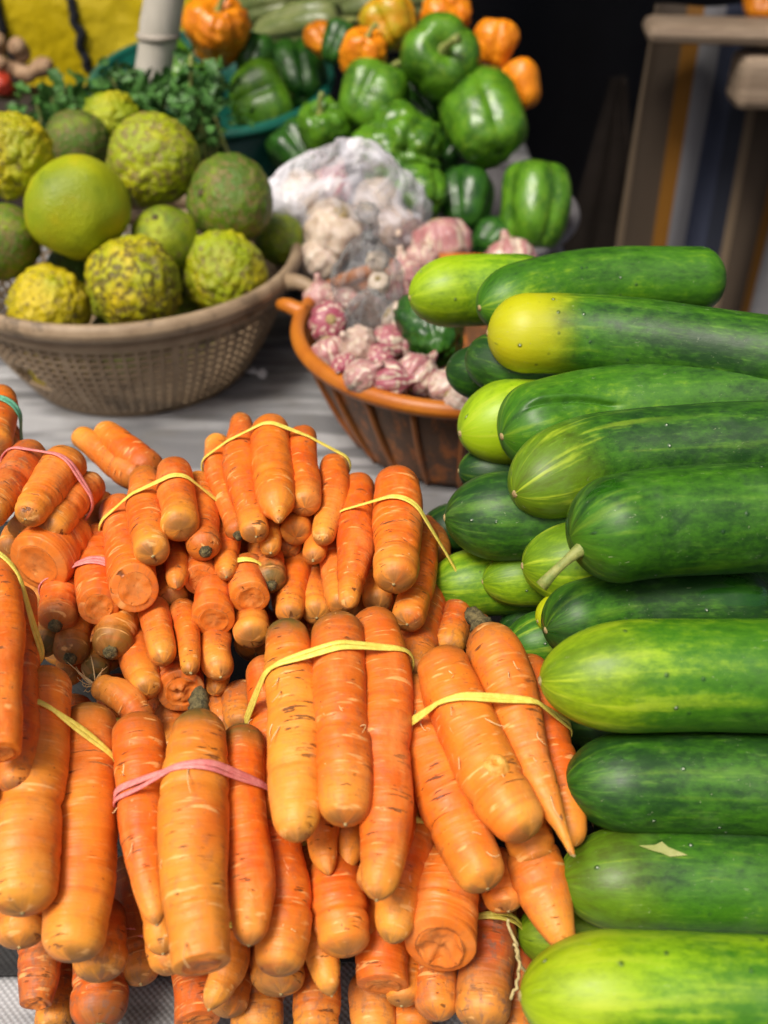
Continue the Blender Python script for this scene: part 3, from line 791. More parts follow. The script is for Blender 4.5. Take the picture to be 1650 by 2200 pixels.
# left edge, green band
C('L1', [(2,828,60),(-2,900,74),(-14,985,70)], 27.0, -2, 'o', 'b')
C('L1', [(10,900,60),(2,1010,60)], 24.0, -2, 'o', 'b', dull=.3)
C('L1', [(-60,850,70),(-70,1000,70)], 26.0, -2, 'o', 'b')

BL = {
 'F1': ('three thick upright carrots in the centre foreground, yellow band, leftmost carrot yellowish', 0, (722,1392), (545,1560), (878,1462), 'yband', 3),
 'F2': ('carrot bunch slanting right beside the cucumbers, one with a thin taproot, yellow band', 0, (990,1492), (885,1560), (1187,1532), 'yband', 3),
 'F3': ('foreground carrot bunch with pink band, its middle carrot cut flat at the tip', 1, (412,1636), (250,1700), (555,1662), 'pband', 3),
 'F4': ('two very thick blunt carrots with pale yellow tips in the left foreground', 0, (105,1512), (40,1500), (238,1592), 'yband', 2),
 'F5': ('carrot bunch cut by the left picture edge above the two very thick carrots', 1, (52,1350), (0,1300), (80,1400), 'yband', 2),
 'F6': ('carrot bunch under the centre bunch, including a fat carrot with a rough cut end', 1, (955,1772), (690,1790), (1020,1790), 'yband', 2),
 'B1': ('dull brownish carrots lying on the tarpaulin at the bottom left', 2, (215,2010), (90,2010), (300,2010), 'pband', 2),
 'B2': ('dull carrots at the bottom edge below the flat-cut carrot', 3, (600,2000), (400,2000), (680,2000), 'yband', 2),
 'B3': ('reddish dirty carrots at the bottom beside the pale green cucumber', 1, (1048,1960), (800,1960), (1110,1960), 'yband', 2),
 'M1': ('carrot bunch pointing lower left, pink band, largest carrot showing a cut face', 0, (118,995), (20,965), (198,1110), 'pband', 2),
 'M2': ('carrot bunch with yellow band behind the pink-banded front bunch, round stubby ends', 0, (376,1042), (236,1160), (456,1080), 'yband', 2),
 'M3': ('highest carrot bunch in the middle, yellow band, one carrot with a thin yellow tip', 0, (580,930), (455,1030), (745,1050), 'yband', 2),
 'M4': ('carrot bunch at the right of the back row beside dark cucumbers, yellow band', 0, (856,1092), (740,1098), (925,1190), 'yband', 2),
 'M5': ('carrot bunch with dark crown ends facing out, held by a pink band, on the left', 0, (205,1222), (130,1240), (246,1240), 'pband', 3),
 'M6': ('carrot bunch seen end-on in the dark hollow at the middle, cut and rotten ends', 4, (462,1222), (330,1250), (560,1250), 'yband', 2),
 'N1': ('dull filler carrots added to darken the hollow behind the front bunches', 3, (495,1560), (200,1560), (900,1560), 'yband', 2),
 'N2': ('filler carrots added to darken the gaps under the left back-row bunches', 2, (220,1200), (80,1200), (500,1200), 'yband', 2),
 'N3': ('filler carrots added to darken the gaps under the right back-row bunches', 2, (700,1200), (540,1200), (1000,1200), 'yband', 2),
 'L1': ('carrots tied with a green band at the left edge under the tan basket', 0, (4,880), (-60,900), (30,930), 'gband', 3),
}
for key, items in BUNCH.items():
    geos = [carrot_geo(p, z, s, fa, ne, **kw) for p, z, s, fa, ne, kw in items]
    lo = np.concatenate([g['v'] for g in geos]); org = np.array([lo[:, 0].mean(), lo[:, 1].mean(), lo[:, 2].min()])
    e = empty('carrot_bunch', org); lab, main, mid, le, ri, bm, st = BL[key]
    tag(e, lab, 'carrots', 'carrot bunches heaped on the stall')
    for gi_, g in enumerate(geos):
        o = add_carrot(g, e, org)
        if key in ('F2', 'F1', 'F3') and gi_ in (0, 1, 3):
            hp = []
            for _ in range(5):
                k_ = RNG.integers(20, len(g['Q']) - 12); dv_ = -FWD + RNG.normal(size=3) * .35; dv_ -= g['T'][k_] * np.dot(dv_, g['T'][k_]); dv_ /= np.linalg.norm(dv_)
                hp.append(hair(g['Q'][k_] + dv_ * g['R'][k_] * 1.0, g['T'][k_] * .8 + dv_ * .35 + RNG.normal(size=3) * .25, RNG.uniform(.006, .016), .00045))
            v, f = join(hp); mesh_obj('root_hairs', v, f, 'rootlet', o, org)['kind'] = 'stuff'
        if key == 'F2' and gi_ == 0:
            k_ = int(np.argmin([math.hypot((np.dot(q - CAM, RGT) / depth_of(q)) * F + 825 - 1066, 1100 - np.dot(q - CAM, UPV) / depth_of(q) * F - 1672) for q in g['Q']]))
            dv_ = -FWD + RGT * .35; dv_ -= g['T'][k_] * np.dot(dv_, g['T'][k_]); dv_ /= np.linalg.norm(dv_)
            c_ = g['Q'][k_] + dv_ * g['R'][k_] * .97; ex = g['T'][k_]; ey = np.cross(dv_, ex)
            lv_, lf2 = lathe([(.0001, .0012), (.0022, .0012), (.0034, .0026), (.0052, .0022), (.0075, .0004), (.009, -.002)], 18)
            lv_ = lv_ * (1 + .06 * RNG.normal(size=(len(lv_), 1)))
            mesh_obj('side_root_knob', c_ + lv_[:, :1] * ex + lv_[:, 1:2] * ey + lv_[:, 2:3] * dv_, lf2, 'knob', o, org)
    band(geos, main, mid, le, ri, bm, e, org, st)
LOOSE = [
 ([(330,1045,66),(262,1000,70),(155,925,44)], 'loose carrot on the heap behind, bumpy side, thin end to the upper left', 22.2, 'b'),
 ([(350,1030,70),(290,985,74),(205,912,52)], 'loose smooth carrot at the back of the heap next to the bumpy one', 22.6, 'b'),
 ([(330,1570,66),(262,1500,66),(195,1462,48)], 'salmon loose carrot lying aslant with a shaggy root end in the hollow', 16.8, 'b'),
 ([(205,1060,64),(235,1130,64)], 'loose carrot in the gap between the pink and yellow banded bunches', 20.6, 'b'),
]
for pts, lab, z, ne in LOOSE:
    # these lie across the heap, so both ends keep about one height
    px = pts
    g = None
    C3 = []
    pn = at_z(px[-1][0], px[-1][1], z / 100.); pf = at_z(px[0][0], px[0][1], z / 100. - .005)
    _keep = solve_far
    solve_far = lambda a, x, y, s, _p=(z / 100. - .008): at_z(x, y, _p)
    g = carrot_geo(pts, z / 100., 0, 'o', ne, yel=.1)
    solve_far = _keep
    org = g['v'].mean(0); org[2] = g['v'][:, 2].min()
    o = add_carrot(g, None, org); tag(o, lab, 'carrot', 'loose carrots')
    if 'salmon' in lab:
        hp = [hair(g['Q'][-1], (g['T'][-1] + RNG.normal(size=3) * .6), .014, .0006) for _ in range(14)]
        v, f = join(hp); mesh_obj('root_hairs', v, f, 'rootlet', o, org)['kind'] = 'stuff'

# ------------------------------------------------------------------ cucumbers
def cucumber(pts, wd, z0, z1, label, light=.3, stripe=.5, yellow=.2, wet=0., stem=False, capl=1.4, capr=1.2, scar=True, crease=False):
    _cid[0] += 1; seed = _cid[0]
    n = len(pts); Cn = []
    sx = np.array([p[0] for p in pts], float); tt = (sx - sx[0]) / (sx[-1] - sx[0])
    wds = wd if isinstance(wd, (list, tuple)) else [wd] * n
    for (x, y), t, w_ in zip(pts, tt, wds):
        p = at_z(x, y, z0 + (z1 - z0) * t); Cn.append((*p, w_ / 2 * depth_of(p) / F))
    Cn = np.array(Cn)
    Cn[:, 3] = Cn[:, 3]
    P, s = catmull(Cn, 60); L = s[-1]; r = P[:, 3]; P = P[:, :3]
    hl, hr = capl * r[0], min(capr * r[-1], L * .4)
    ca = 1 - np.cos(np.linspace(0, math.pi / 2, 14))
    S = dedupe(np.r_[ca * hl, np.linspace(hl, L - hr, 46), L - ca * hr])
    Q = np.stack([np.interp(S, s, P[:, i]) for i in range(3)], 1); R = np.interp(S, s, r)
    R = R * (1 + .018 * n1(S * 14, seed) + .006 * n1(S * 60, seed + 3))
    cl = np.clip((hl - S) / hl, 0, 1); cr = np.clip((S - (L - hr)) / hr, 0, 1)
    R = np.maximum(R * np.maximum(1 - cl ** 2, 0) ** .5 * np.maximum(1 - cr ** 2, 0) ** .48, .001)
    T, U, V = frames(Q)
    ns = 200 if crease else 48; th = np.arange(ns) * 2 * math.pi / ns
    ph = RNG.uniform(0, 6.28)
    cs = np.stack([np.cos(th), np.sin(th)], -1)
    rr = R[:, None] * (1 + .012 * np.cos(3 * th + ph)[None] + .014 * n3(np.stack(np.broadcast_arrays(cs[None, :, 0] * 1.5 + seed, cs[None, :, 1] * 1.5, S[:, None] * 16), -1), 4))
    if crease:   # the long dent with a raised lip on the creased one
        a0 = (th[None] + math.pi) % (2 * math.pi) - math.pi
        path = .36 + .55 * np.clip((S[:, None] - .018) / .066, 0, 1) ** 1.2
        win = np.clip((S[:, None] - .012) / .012, 0, 1) * np.clip((.098 - S[:, None]) / .02, 0, 1)
        k = np.exp(-((a0 - path) / .055) ** 2) * win
        k2 = np.exp(-((a0 - path - .28) / .22) ** 2) * win; k3 = np.exp(-((a0 - path + .13) / .09) ** 2) * win
        pb_ = 1.0 + 6 * (S[:, None] - .045)
        k4 = np.exp(-((S[:, None] - .040 - .012 * (a0 - .6)) / .006) ** 2) * np.clip((a0 - .45) / .2, 0, 1) * np.clip((1.5 - a0) / .3, 0, 1)
        rr = rr * (1 - .13 * k - .05 * k2 + .03 * k3 - .05 * k4)
    v = Q[:, None] + rr[..., None] * (cs[None, :, 0, None] * U[:, None] + cs[None, :, 1, None] * V[:, None])
    nr = len(S)
    cu = np.stack(np.broadcast_arrays(cs[None, :, 0] * .033 + seed * .7, cs[None, :, 1] * .033, S[:, None]), -1).reshape(-1, 3)
    ce = np.stack(np.broadcast_arrays(S[:, None], L - S[:, None], np.full((nr, ns), wet)), -1).reshape(-1, 3)
    v = v.reshape(-1, 3)
    f = grid_faces(nr, ns); f.append(tuple(range(ns))[::-1]); f.append(tuple(range((nr - 1) * ns, nr * ns)))
    org = v.mean(0); org[2] = v[:, 2].min()
    o = mesh_obj('cucumber', v, f, 'cuke', None, org, dict(cu=cu, ce=ce, cp=np.tile([light, stripe, yellow], (len(v), 1))))
    tag(o, label, 'cucumber', 'cucumbers stacked in the pile')
    if scar:
        tv, tf = lathe([(.0001, .0012), (.0022, .0014), (.0042, .0002), (.0045, -.002)], 14)
        tv = tv * (R.max() / .034) * .68 * (1 + .1 * RNG.normal(size=(len(tv), 1)))
        d = -T[0]; x = U[0]; y = np.cross(d, x)
        tv = Q[0] + tv[:, :1] * x + tv[:, 1:2] * y + tv[:, 2:3] * d
        mesh_obj('blossom_scar', tv, tf, 'scar', o, org)
    if stem:
        b0 = Q[6] + (np.array([0, 0, -1]) * .55 - T[6] * .3 - FWD * .6) * R[6]
        tp = [b0 + t * np.array([-.022, -.012, -.012]) + np.array([0, 0, -.006]) * t * t for t in np.linspace(-.35, 1, 9)]
        sv, sf = tube(tp, [.006, .005, .0042, .0036, .0033, .0033, .0035, .004, .0046], 10)
        mesh_obj('stem', sv, sf, 'stem', o, org)
    return o, dict(Q=Q, R=R, T=T, U=U, V=V, org=org)

K = cucumber
K([(1117,2140),(1400,2138),(1900,2155)], 264, .145, .145, 'pale lime green cucumber at the bottom right corner', .62, 1.0, .25, capl=1.6)
c2, g2 = K([(1200,1895),(1430,1890),(1900,1905)], 222, .136, .136, 'dark striped cucumber with a torn leaf scrap, second from the bottom', .24, .8, .1)
K([(1212,1685),(1450,1680),(1900,1690)], 216, .182, .182, 'dark-ended spotted cucumber, third from the bottom', .30, .2, .0)
K([(1160,1462),(1420,1450),(1900,1455)], 244, .246, .246, 'bright green streaky cucumber touching the right-hand carrots', .46, 1.0, .15, capl=1.8)
K([(1172,1355),(1340,1312),(1660,1300)], 170, .228, .228, 'slim grey-green cucumber with a wet patch below the stemmed one', .12, .15, .0, wet=1., capl=1.0)
K([(1225,1155),(1420,1122),(1900,1100)], 234, .302, .302, 'dark glossy cucumber with a short stem at its left end', .22, .25, .0, wet=1., stem=True, capl=1.0, scar=False)
K([(1105,1062),(1300,985),(1850,952)], 198, .284, .298, 'dark cucumber with yellow-streaked left end above the stemmed one', .16, 1.0, .12)
K([(1078,938),(1300,882),(1850,852)], 190, .29, .305, 'cucumber with a deep crease and blackish left end', .34, .2, .0, crease=True, capl=.95)
K([(1047,716),(1300,722),(1850,792)], 172, .335, .335, 'dark cucumber with a bright yellow left end', .26, .5, .8, capl=1.0)
K([(1030,662),(1250,612),(1554,600)], [150,150,136], .335, .335, 'topmost cucumber at the back, its round right end in view', .34, .4, .0, capr=.8)
K([(880,640),(1000,625),(1200,622)], 152, .315, .315, 'short light green cucumber at the top left of the pile', .74, .9, .15)
K([(988,932),(1130,900),(1380,880)], 186, .262, .268, 'light green cucumber with pale ribs behind the creased one', .66, 1.3, .15)
K([(955,1112),(1150,1108),(1420,1104)], 196, .244, .244, 'plain dark cucumber next to the carrots, below the yellow-streaked one', .06, .1, .0)
K([(1122,1216),(1250,1208),(1480,1204)], 188, .232, .232, 'light striped cucumber end below the short stem', .42, 1.3, .12)
K([(922,1265),(1050,1250),(1250,1245)], 150, .180, .180, 'light green cucumber low down behind the back-row carrots', .60, .5, .05)
K([(1036,1250),(1130,1242),(1300,1240)], 124, .198, .198, 'thin striped cucumber end in the shade under the plain dark one', .38, 1.2, .1)
K([(1086,1396),(1190,1376),(1400,1366)], 140, .176, .176, 'dark speckled cucumber end tucked left of the slim grey-green one', .25, .7, .0)
K([(1075,1350),(1190,1335),(1400,1325)], 120, .150, .150, 'very dark cucumber deep in the shade behind the speckled end', .05, .2, .0)
K([(1155,1335),(1260,1300),(1420,1290)], 90, .205, .205, 'sliver of yellow-green cucumber squeezed between darker ones', .85, .5, .6)
K([(958,792),(1050,802),(1260,812)], 122, .268, .268, 'dark cucumber hanging over the orange basket, leftmost of two', .0, .1, .0)
K([(1006,758),(1100,785),(1320,800)], 140, .298, .298, 'dark cucumber directly under the yellow-ended one', .0, .2, .0)
K([(1195,1560),(1400,1560),(1900,1560)], 170, .125, .125, 'almost black cucumber in the gap under the bright streaky one', .05, .1, .0)
K([(1112,2010),(1260,2000),(1900,2000)], 150, .07, .07, 'olive cucumber in shadow under the leaf-scrap one', .45, .3, .2)
K([(903,1150),(1000,1132),(1220,1122)], 110, .165, .165, 'small dark cucumber end behind the rightmost back-row carrots', .05, .1, .0)
K([(985,1012),(1060,1010),(1260,1002)], 116, .222, .222, 'dark cucumber end below the pale-ribbed one', .05, .3, .0)

# the lower layers that carry the pile
def px_of(p):
    p = np.asarray(p, float); d = depth_of(p); return (np.dot(p - CAM, RGT) / d * F + 825, 1100 - np.dot(p - CAM, UPV) / d * F)
for Yc, zc in [(.485,.035),(.56,.035),(.635,.035),(.71,.035),(.785,.035),(.86,.035),(.485,.10),(.62,.10),(.69,.10),(.76,.10),(.84,.10),(.655,.165),(.73,.165),(.80,.165),(.80,.235),(.87,.17)]:
    x0 = RNG.uniform(.15, .20); a, b, c = px_of((x0, Yc, zc)), px_of((x0 + .12, Yc, zc)), px_of((x0 + .25, Yc, zc))
    o, g_ = K([a, b, c], [.064 * F / depth_of((x0, Yc, zc))] * 3, zc, zc, 'dark cucumber buried low in the pile, hardly showing', .05, .3, .0)
    o['group'] = 'buried cucumbers under the pile'
# torn scrap of leaf stuck on the second cucumber
p0 = at_z(1420, 1836, .165)
lv = []
outl = [(-.014, .003), (-.004, .0035), (.001, .006), (.004, .002), (.015, -.0035), (.004, -.0045), (-.001, -.002), (-.006, -.0006)]
i2 = int(np.argmin([abs(q[0] - p0[0]) for q in g2['Q']])); axc = g2['Q'][i2]; Rc = g2['R'][i2]
d = p0 - axc; ang = math.atan2(d[2], d[1])
base = ang
for sgn in (1.018, 1.028):
    for u, w_ in outl:
        a_ = base - w_ / Rc
        lv.append((p0[0] + u, axc[1] + Rc * sgn * math.cos(a_), axc[2] + Rc * sgn * math.sin(a_)))
nl = len(outl)
lf_ = [tuple(range(nl)), tuple(range(nl, 2 * nl))[::-1]] + [(j, (j + 1) % nl, nl + (j + 1) % nl, nl + j) for j in range(nl)]
sc_ = mesh_obj('leaf_scrap', lv, lf_, 'dryleaf', None, p0, smooth=False); tag(sc_, 'torn pale green leaf scrap stuck on a dark cucumber', 'leaf')

# dry straw strands by the dirty carrots
for i, (a, b, c, lab) in enumerate([((1088,1975),(1108,2030),(1132,2105),'yellowish straw strand hanging beside the bottom carrots'),
                                    ((1104,2030),(1118,2080),(1098,2150),'pale crooked straw strand lower down beside the pale cucumber')]):
    pts = [at_z(*a, .118), at_z(*b, .105), at_z(*c, .085)]
    P, _ = catmull(np.array(pts), 24); P += .0015 * np.stack([n1(np.arange(24) * .5, i), n1(np.arange(24) * .5, i + 3), np.zeros(24)], -1)
    v, f = tube(P, .0011, 6); o = mesh_obj('straw_strand', v, f, 'straw', None, P[-1]); tag(o, lab, 'straw')

for i, (x, y, s_, lab) in enumerate([(537, 802, .006, 'tiny white paper scrap on the tarpaulin between the baskets, left one'), (556, 806, .010, 'white paper scrap on the tarpaulin between the two baskets')]):
    p = at_z(x, y, .006); th_ = np.linspace(0, 6.283, 9, endpoint=False); rr_ = s_ * (1 + .4 * np.cos(th_ * 2 + i) + .2 * np.sin(th_ * 3))
    tp_ = np.stack([rr_ * np.cos(th_), rr_ * np.sin(th_), .004 + .004 * np.sin(th_ * 2)], -1) + p; bt_ = tp_ - [0, 0, .0012]
    v = np.concatenate([tp_, bt_]); f = [tuple(range(9)), tuple(range(9, 18))[::-1]] + [(j, (j + 1) % 9, 9 + (j + 1) % 9, 9 + j) for j in range(9)]
    o = mesh_obj('paper_scrap', v, f, 'paper', None, p, smooth=False); tag(o, lab, 'paper')

# ------------------------------------------------------------------ tan perforated basket with citrus
def ring_profile(r, z, w_, h):   # rounded rim section
    a = np.linspace(0, 2 * math.pi, 15)
    return [(r + w_ * math.cos(x), z + h * math.sin(x)) for x in a]
BX, BY = -.352, 1.37
bk = empty('citrus_basket', (BX, BY, 0)); org = np.array([BX, BY, 0])
RB, RT, HB = .152, .225, .172
def rad_at(z): t = z / HB; return RB + (RT - RB) * (1 - (1 - t) ** 1.7)
ncol, nrow = 88, 11
zs = []; z0, z1 = .012, .132
for k in range(nrow):
    zs += [z0 + (z1 - z0) * k / nrow, z0 + (z1 - z0) * (k + .36) / nrow]
zs.append(z1)
ths = []
for k in range(ncol):
    wide = .30 if k % 9 else .60
    ths += [2 * math.pi * k / ncol, 2 * math.pi * (k + wide) / ncol]
vs = []
for z in zs:
    for t in ths: vs.append((rad_at(z) * math.cos(t), rad_at(z) * math.sin(t), z))
hb = at_y(55, 812, BY - .16) - org; ha, hz = math.atan2(hb[1], hb[0]), hb[2]
fs = []
for i in range(len(zs) - 1):
    for j in range(len(ths)):
        if i % 2 == 1 and j % 2 == 1: continue
        zc = (zs[i] + zs[i + 1]) / 2; tc = ths[j]
        if abs(math.remainder(tc - ha, 2 * math.pi)) * .17 < .021 + .004 * n1(zc * 300) and abs(zc - hz) < .0165 + .004 * n1(tc * 50): continue
        a = i * len(ths) + j; b = i * len(ths) + (j + 1) % len(ths)
        fs.append((a, b, b + len(ths), a + len(ths)))
wv = np.array(vs) + org
o = mesh_obj('lattice_wall', wv, fs, 'tan', bk, org, smooth=False); m = o.modifiers.new('thickness', 'SOLIDIFY'); m.thickness = .0045; m.offset = -1
v, f = lathe([(rad_at(.130) + .001, .130), (rad_at(.14) + .004, .134), (rad_at(.150) + .003, .152), (rad_at(.152) - .004, .152), (rad_at(.134) - .006, .130), (rad_at(.130) + .001, .130)], 96, org)
mesh_obj('upper_band', v, f, 'tan', bk, org)
v, f = lathe(ring_profile(.231, .163, .0085, .0125), 96, org); mesh_obj('rim', v, f, 'tan', bk, org)
v, f = lathe([(.0005, .004), (RB + .003, .004), (RB + .004, .018), (RB - .002, .018), (RB - .003, .009), (.0005, .009)], 96, org); mesh_obj('base', v, f, 'tan', bk, org)
# lug handle on the right
hp = [org + np.array(p) for p in [(.222, -.070, .160), (.244, -.088, .166), (.266, -.100, .158), (.284, -.106, .142)]]
P, _ = catmull(np.array(hp), 16); v, f = tube(P, np.linspace(.012, .0055, 16), 10)
mesh_obj('handle', v, f, 'tan', bk, org)
tag(bk, 'tan perforated plastic basket full of citrus, with a broken hole at the left', 'basket')

def sphere_dirs(nu, nv):
    ph = np.linspace(0, math.pi, nv); th = np.arange(nu) * 2 * math.pi / nu
    d = np.stack([np.sin(ph)[:, None] * np.cos(th), np.sin(ph)[:, None] * np.sin(th), np.repeat(np.cos(ph)[:, None], nu, 1)], -1)
    return d
def rot(seed):
    r = np.random.default_rng(seed); q = r.normal(size=4); q /= np.linalg.norm(q); a, b, c, d = q
    return np.array([[1-2*(c*c+d*d), 2*(b*c-a*d), 2*(b*d+a*c)], [2*(b*c+a*d), 1-2*(b*b+d*d), 2*(c*d-a*b)], [2*(b*d-a*c), 2*(c*d+a*b), 1-2*(b*b+c*c)]])
def citrus(x, y, rpx, Y, label, wart=.5, yellow=.5, scab=.3, brown=0., sq=.95, ncell=220):
    _cid[0] += 1; seed = _cid[0]
    p = at_y(x, y, Y); r = rpx * depth_of(p) / F
    d = sphere_dirs(120, 80); D = d.reshape(-1, 3)
    Rm = rot(seed)
    f1, f2 = worley(D, ncell, seed)
    rad = 1 + (.05 if wart > .1 else .09) * n3(D * 1.4, seed) + wart * (.055 * np.clip((f2 - f1) * 5.0, 0, 1) - .03 + .05 * n3(D * 4, seed + 2) + .03 * n3(D * 11, seed + 4))
    rad *= 1 + .10 * np.exp(-((1 - D[:, 2]) / .02)) * (wart > .2) - .05 * np.exp(-((1 + D[:, 2]) / .02))
    v = D * rad[:, None] * r; v[:, 2] *= sq; v = v @ Rm.T
    n = len(d); f = grid_faces(80, 120)
    org = p - np.array([0, 0, v[:, 2].min() * -1])
    cu = D + seed * 5.3
    ce = np.stack([v[:, 2] / r, np.zeros(len(v)), np.zeros(len(v))], -1)
    ce[:, 0] = n3(D * 1.1, seed + 8)
    o = mesh_obj('citrus_fruit', v + p, f, 'citrus', None, org, dict(cu=cu, ce=ce, cp=np.tile([yellow, scab, brown], (len(v), 1))))
    tag(o, label, 'citrus', 'citrus fruit heaped in the tan basket')
    # stem button
    dv = Rm @ np.array([0, 0, -1.0]); bp = p + dv * r * sq * .94
    tv, tf = lathe([(.0002, .002), (.003, .0022), (.0048, 0), (.005, -.003)], 10)
    ax = np.cross(dv, [0.3, .5, .8]); ax /= np.linalg.norm(ax); ay = np.cross(dv, ax)
    mesh_obj('stem_button', bp + tv[:, :1] * ax + tv[:, 1:2] * ay + tv[:, 2:3] * dv, tf, 'crown', o, org)
Z = citrus
Z(290, 608, 103, 1.232, 'yellow citrus blotched with dark brown patches, front middle of the tan basket', .75, .9, .42, 1.)
Z(482, 590, 94, 1.295, 'wrinkled yellow-green citrus at the front right of the tan basket', .9, .75, .12, .2)
Z(108, 660, 90, 1.232, 'small wrinkled bright yellow citrus low at the basket rim, front left', .9, 1.25, .12, .2)
Z(168, 446, 113, 1.285, 'smooth round lime-green citrus, largest and without warts', .06, .66, 0, 0, .93)
Z(330, 345, 101, 1.39, 'warty lime citrus with tan scabs at the top of the heap', .7, .62, .34, 0.)
Z(494, 430, 94, 1.36, 'dull green scabby citrus right of the warty top one', .5, .08, .36, 0.)
Z(352, 512, 72, 1.30, 'smooth green citrus half hidden behind the blotched and wrinkled ones', .1, .40, .12, .5)
Z(28, 335, 88, 1.33, 'knobbly yellow citrus at the left picture edge', 1.25, .95, .05, .4, .95, 130)
Z(5, 520, 82, 1.27, 'green citrus with brown scribbled scars at the left edge', .25, .10, .42, 0.)
Z(168, 305, 70, 1.50, 'brownish green citrus in shade behind the smooth one', .4, .0, .42, .2)
Z(600, 515, 56, 1.42, 'small green citrus with a yellow bump at the right side of the heap', .6, .25, .1, 0.)
Z(238, 262, 66, 1.56, 'yellow-green knobbly citrus behind the warty top one', 1.0, .7, .0, 0., .9, 90)
Z(165, 585, 64, 1.33, 'dark green citrus in the gap behind the yellow front ones', .2, .0, .1, 0.)
Z(415, 600, 58, 1.36, 'dark green citrus in the gap between blotched and wrinkled fruit', .2, .05, .1, 0.)
hq = np.array([BX, BY, hz]) + np.array([math.cos(ha), math.sin(ha), 0]) * (rad_at(hz) - .056)
_at = at_y; at_y = lambda x, y, Y: hq
Z(70, 760, .046 * F / depth_of(hq), 1.30, 'yellow citrus seen through the broken hole and lattice of the tan basket', .6, 1.1, .1, .2)
at_y = _at

for k, (ax_, ay_, az_, r_, lab) in enumerate([(.0, -.085, .075, .05, 'green citrus behind the lattice at the middle of the tan basket'), (.085, -.06, .08, .05, 'yellowish citrus behind the lattice at the right of the tan basket'),
        (.10, .03, .085, .05, 'green citrus deep at the right inside the tan basket'), (.01, .02, .075, .052, 'dark citrus at the bottom centre of the tan basket'), (-.01, .11, .10, .052, 'green citrus at the far side inside the tan basket'),
        (.125, -.01, .155, .045, 'dark green citrus against the right rim of the tan basket'), (.06, -.135, .135, .034, 'small dark citrus against the front rim of the tan basket')]):
    hq = np.array([BX + ax_, BY + ay_, az_]); at_y = lambda x, y, Y: hq
    Z(0, 0, r_ * F / depth_of(hq), 0, lab, .2, .2 + .3 * (k == 1), .1, 0.)
at_y = _at
# ------------------------------------------------------------------ orange basket
OX, OY = .100, 1.19
ob = empty('garlic_basket', (OX, OY, 0)); org = np.array([OX, OY, 0])
prof = [(.0005, .004), (.135, .004), (.142, .008), (.165, .055), (.185, .1), (.201, .142), (.195, .142), (.179, .1), (.159, .056), (.136, .012), (.0005, .010)]
pv = []
for a, b in zip(prof[:-1], prof[1:]):
    for t in np.linspace(0, 1, 5, endpoint=False): pv.append((a[0] + (b[0] - a[0]) * t, a[1] + (b[1] - a[1]) * t))
pv.append(prof[-1])
v, f = lathe(pv, 120, org)
mesh_obj('wall', v, f, 'obask', ob, org, dict(cp=np.tile([1., 0, 0], (len(v), 1))))
v, f = lathe(ring_profile(.206, .149, .0095, .0105), 120, org); mesh_obj('rim', v, f, 'obask', ob, org, dict(cp=np.tile([.15, 0, 0], (len(v), 1))))
for k in range(22):
    a = 2 * math.pi * k / 22 + .08
    P = np.array([[r_ * math.cos(a), r_ * math.sin(a), z_] for r_, z_ in ((.139, .006), (.1665, .055), (.1865, .1), (.203, .143))]) + org
    P, _ = catmull(P, 10); v, f = tube(P, .0042, 8); mesh_obj('rib', v, f, 'obask', ob, org, dict(cp=np.tile([.45, 0, 0], (len(v), 1))))
P, _ = catmull(np.array([(-.20, .035, .150), (-.222, .045, .156), (-.232, .06, .150)]) + org, 12); v, f = tube(P, np.linspace(.011, .008, 12), 10)
mesh_obj('handle', v, f, 'obask', ob, org, dict(cp=np.tile([.1, 0, 0], (len(v), 1))))
tag(ob, 'orange stained plastic basket holding garlic, partly behind the cucumbers', 'basket')

def garlic(x, y, rpx, Y, label, purple=.6, tilt=None, group='garlic bulbs in and behind the orange basket'):
    _cid[0] += 1; seed = _cid[0]
    p = at_y(x, y, Y); r = rpx * depth_of(p) / F
    nu, nv = 56, 30
    t = np.linspace(0, 1, nv); th = np.arange(nu) * 2 * math.pi / nu
    prof_r = np.interp(t, [0, .06, .2, .42, .62, .78, .88, .95, 1], [.02, .35, .8, 1, .9, .55, .25, .17, .13])
    prof_z = np.interp(t, [0, .06, .2, .42, .62, .78, .88, .95, 1], [-.78, -.8, -.62, -.1, .38, .72, .95, 1.2, 1.42])
    k = 7 + seed % 4
    lob = 1 - .16 * (1 - np.abs(np.cos(k / 2 * th + seed)) ** .5) * np.clip(1.2 - np.abs(t - .45) * 2.0, 0, 1)[:, None]
    R = prof_r[:, None] * lob * (1 + .07 * np.cos(th * 2 + seed)[None])
    v = np.stack([R * np.cos(th), R * np.sin(th), np.repeat(prof_z[:, None], nu, 1)], -1).reshape(-1, 3)
    cu = v + seed * 4.1
    v = v * r + .02 * r * n3(v * 6, seed)[:, None]
    Rm = rot(seed * 3 + 1) if tilt is None else rot(tilt)
    v = v @ Rm.T + p
    f = grid_faces(nv, nu); f.append(tuple(range(nu))[::-1]); f.append(tuple(range((nv - 1) * nu, nv * nu)))
    org = p.copy(); org[2] = v[:, 2].min()
    o = mesh_obj('garlic_bulb', v, f, 'garlic', None, org, dict(cu=cu, cp=np.tile([purple, 0, 0], (len(v), 1))))
    tag(o, label, 'garlic', group)
    rv, rf = lathe([(.0005 * r, -.86 * r), (.2 * r, -.86 * r), (.27 * r, -.78 * r), (.2 * r, -.7 * r)], 14)
    mesh_obj('root_plate', rv @ Rm.T + p, rf, 'scar', o, org)
G_ = garlic
G_(705, 692, 46, 1.165, 'deep purple garlic bulb at the left of the orange basket', 1.2)
G_(712, 760, 44, 1.12, 'purple-streaked garlic bulb just inside the orange rim, left', .8)
G_(768, 742, 44, 1.10, 'tan pale garlic bulb under the clear bag end', .35)
G_(835, 735, 42, 1.13, 'mauve garlic bulb behind the tan one in the orange basket', .9)
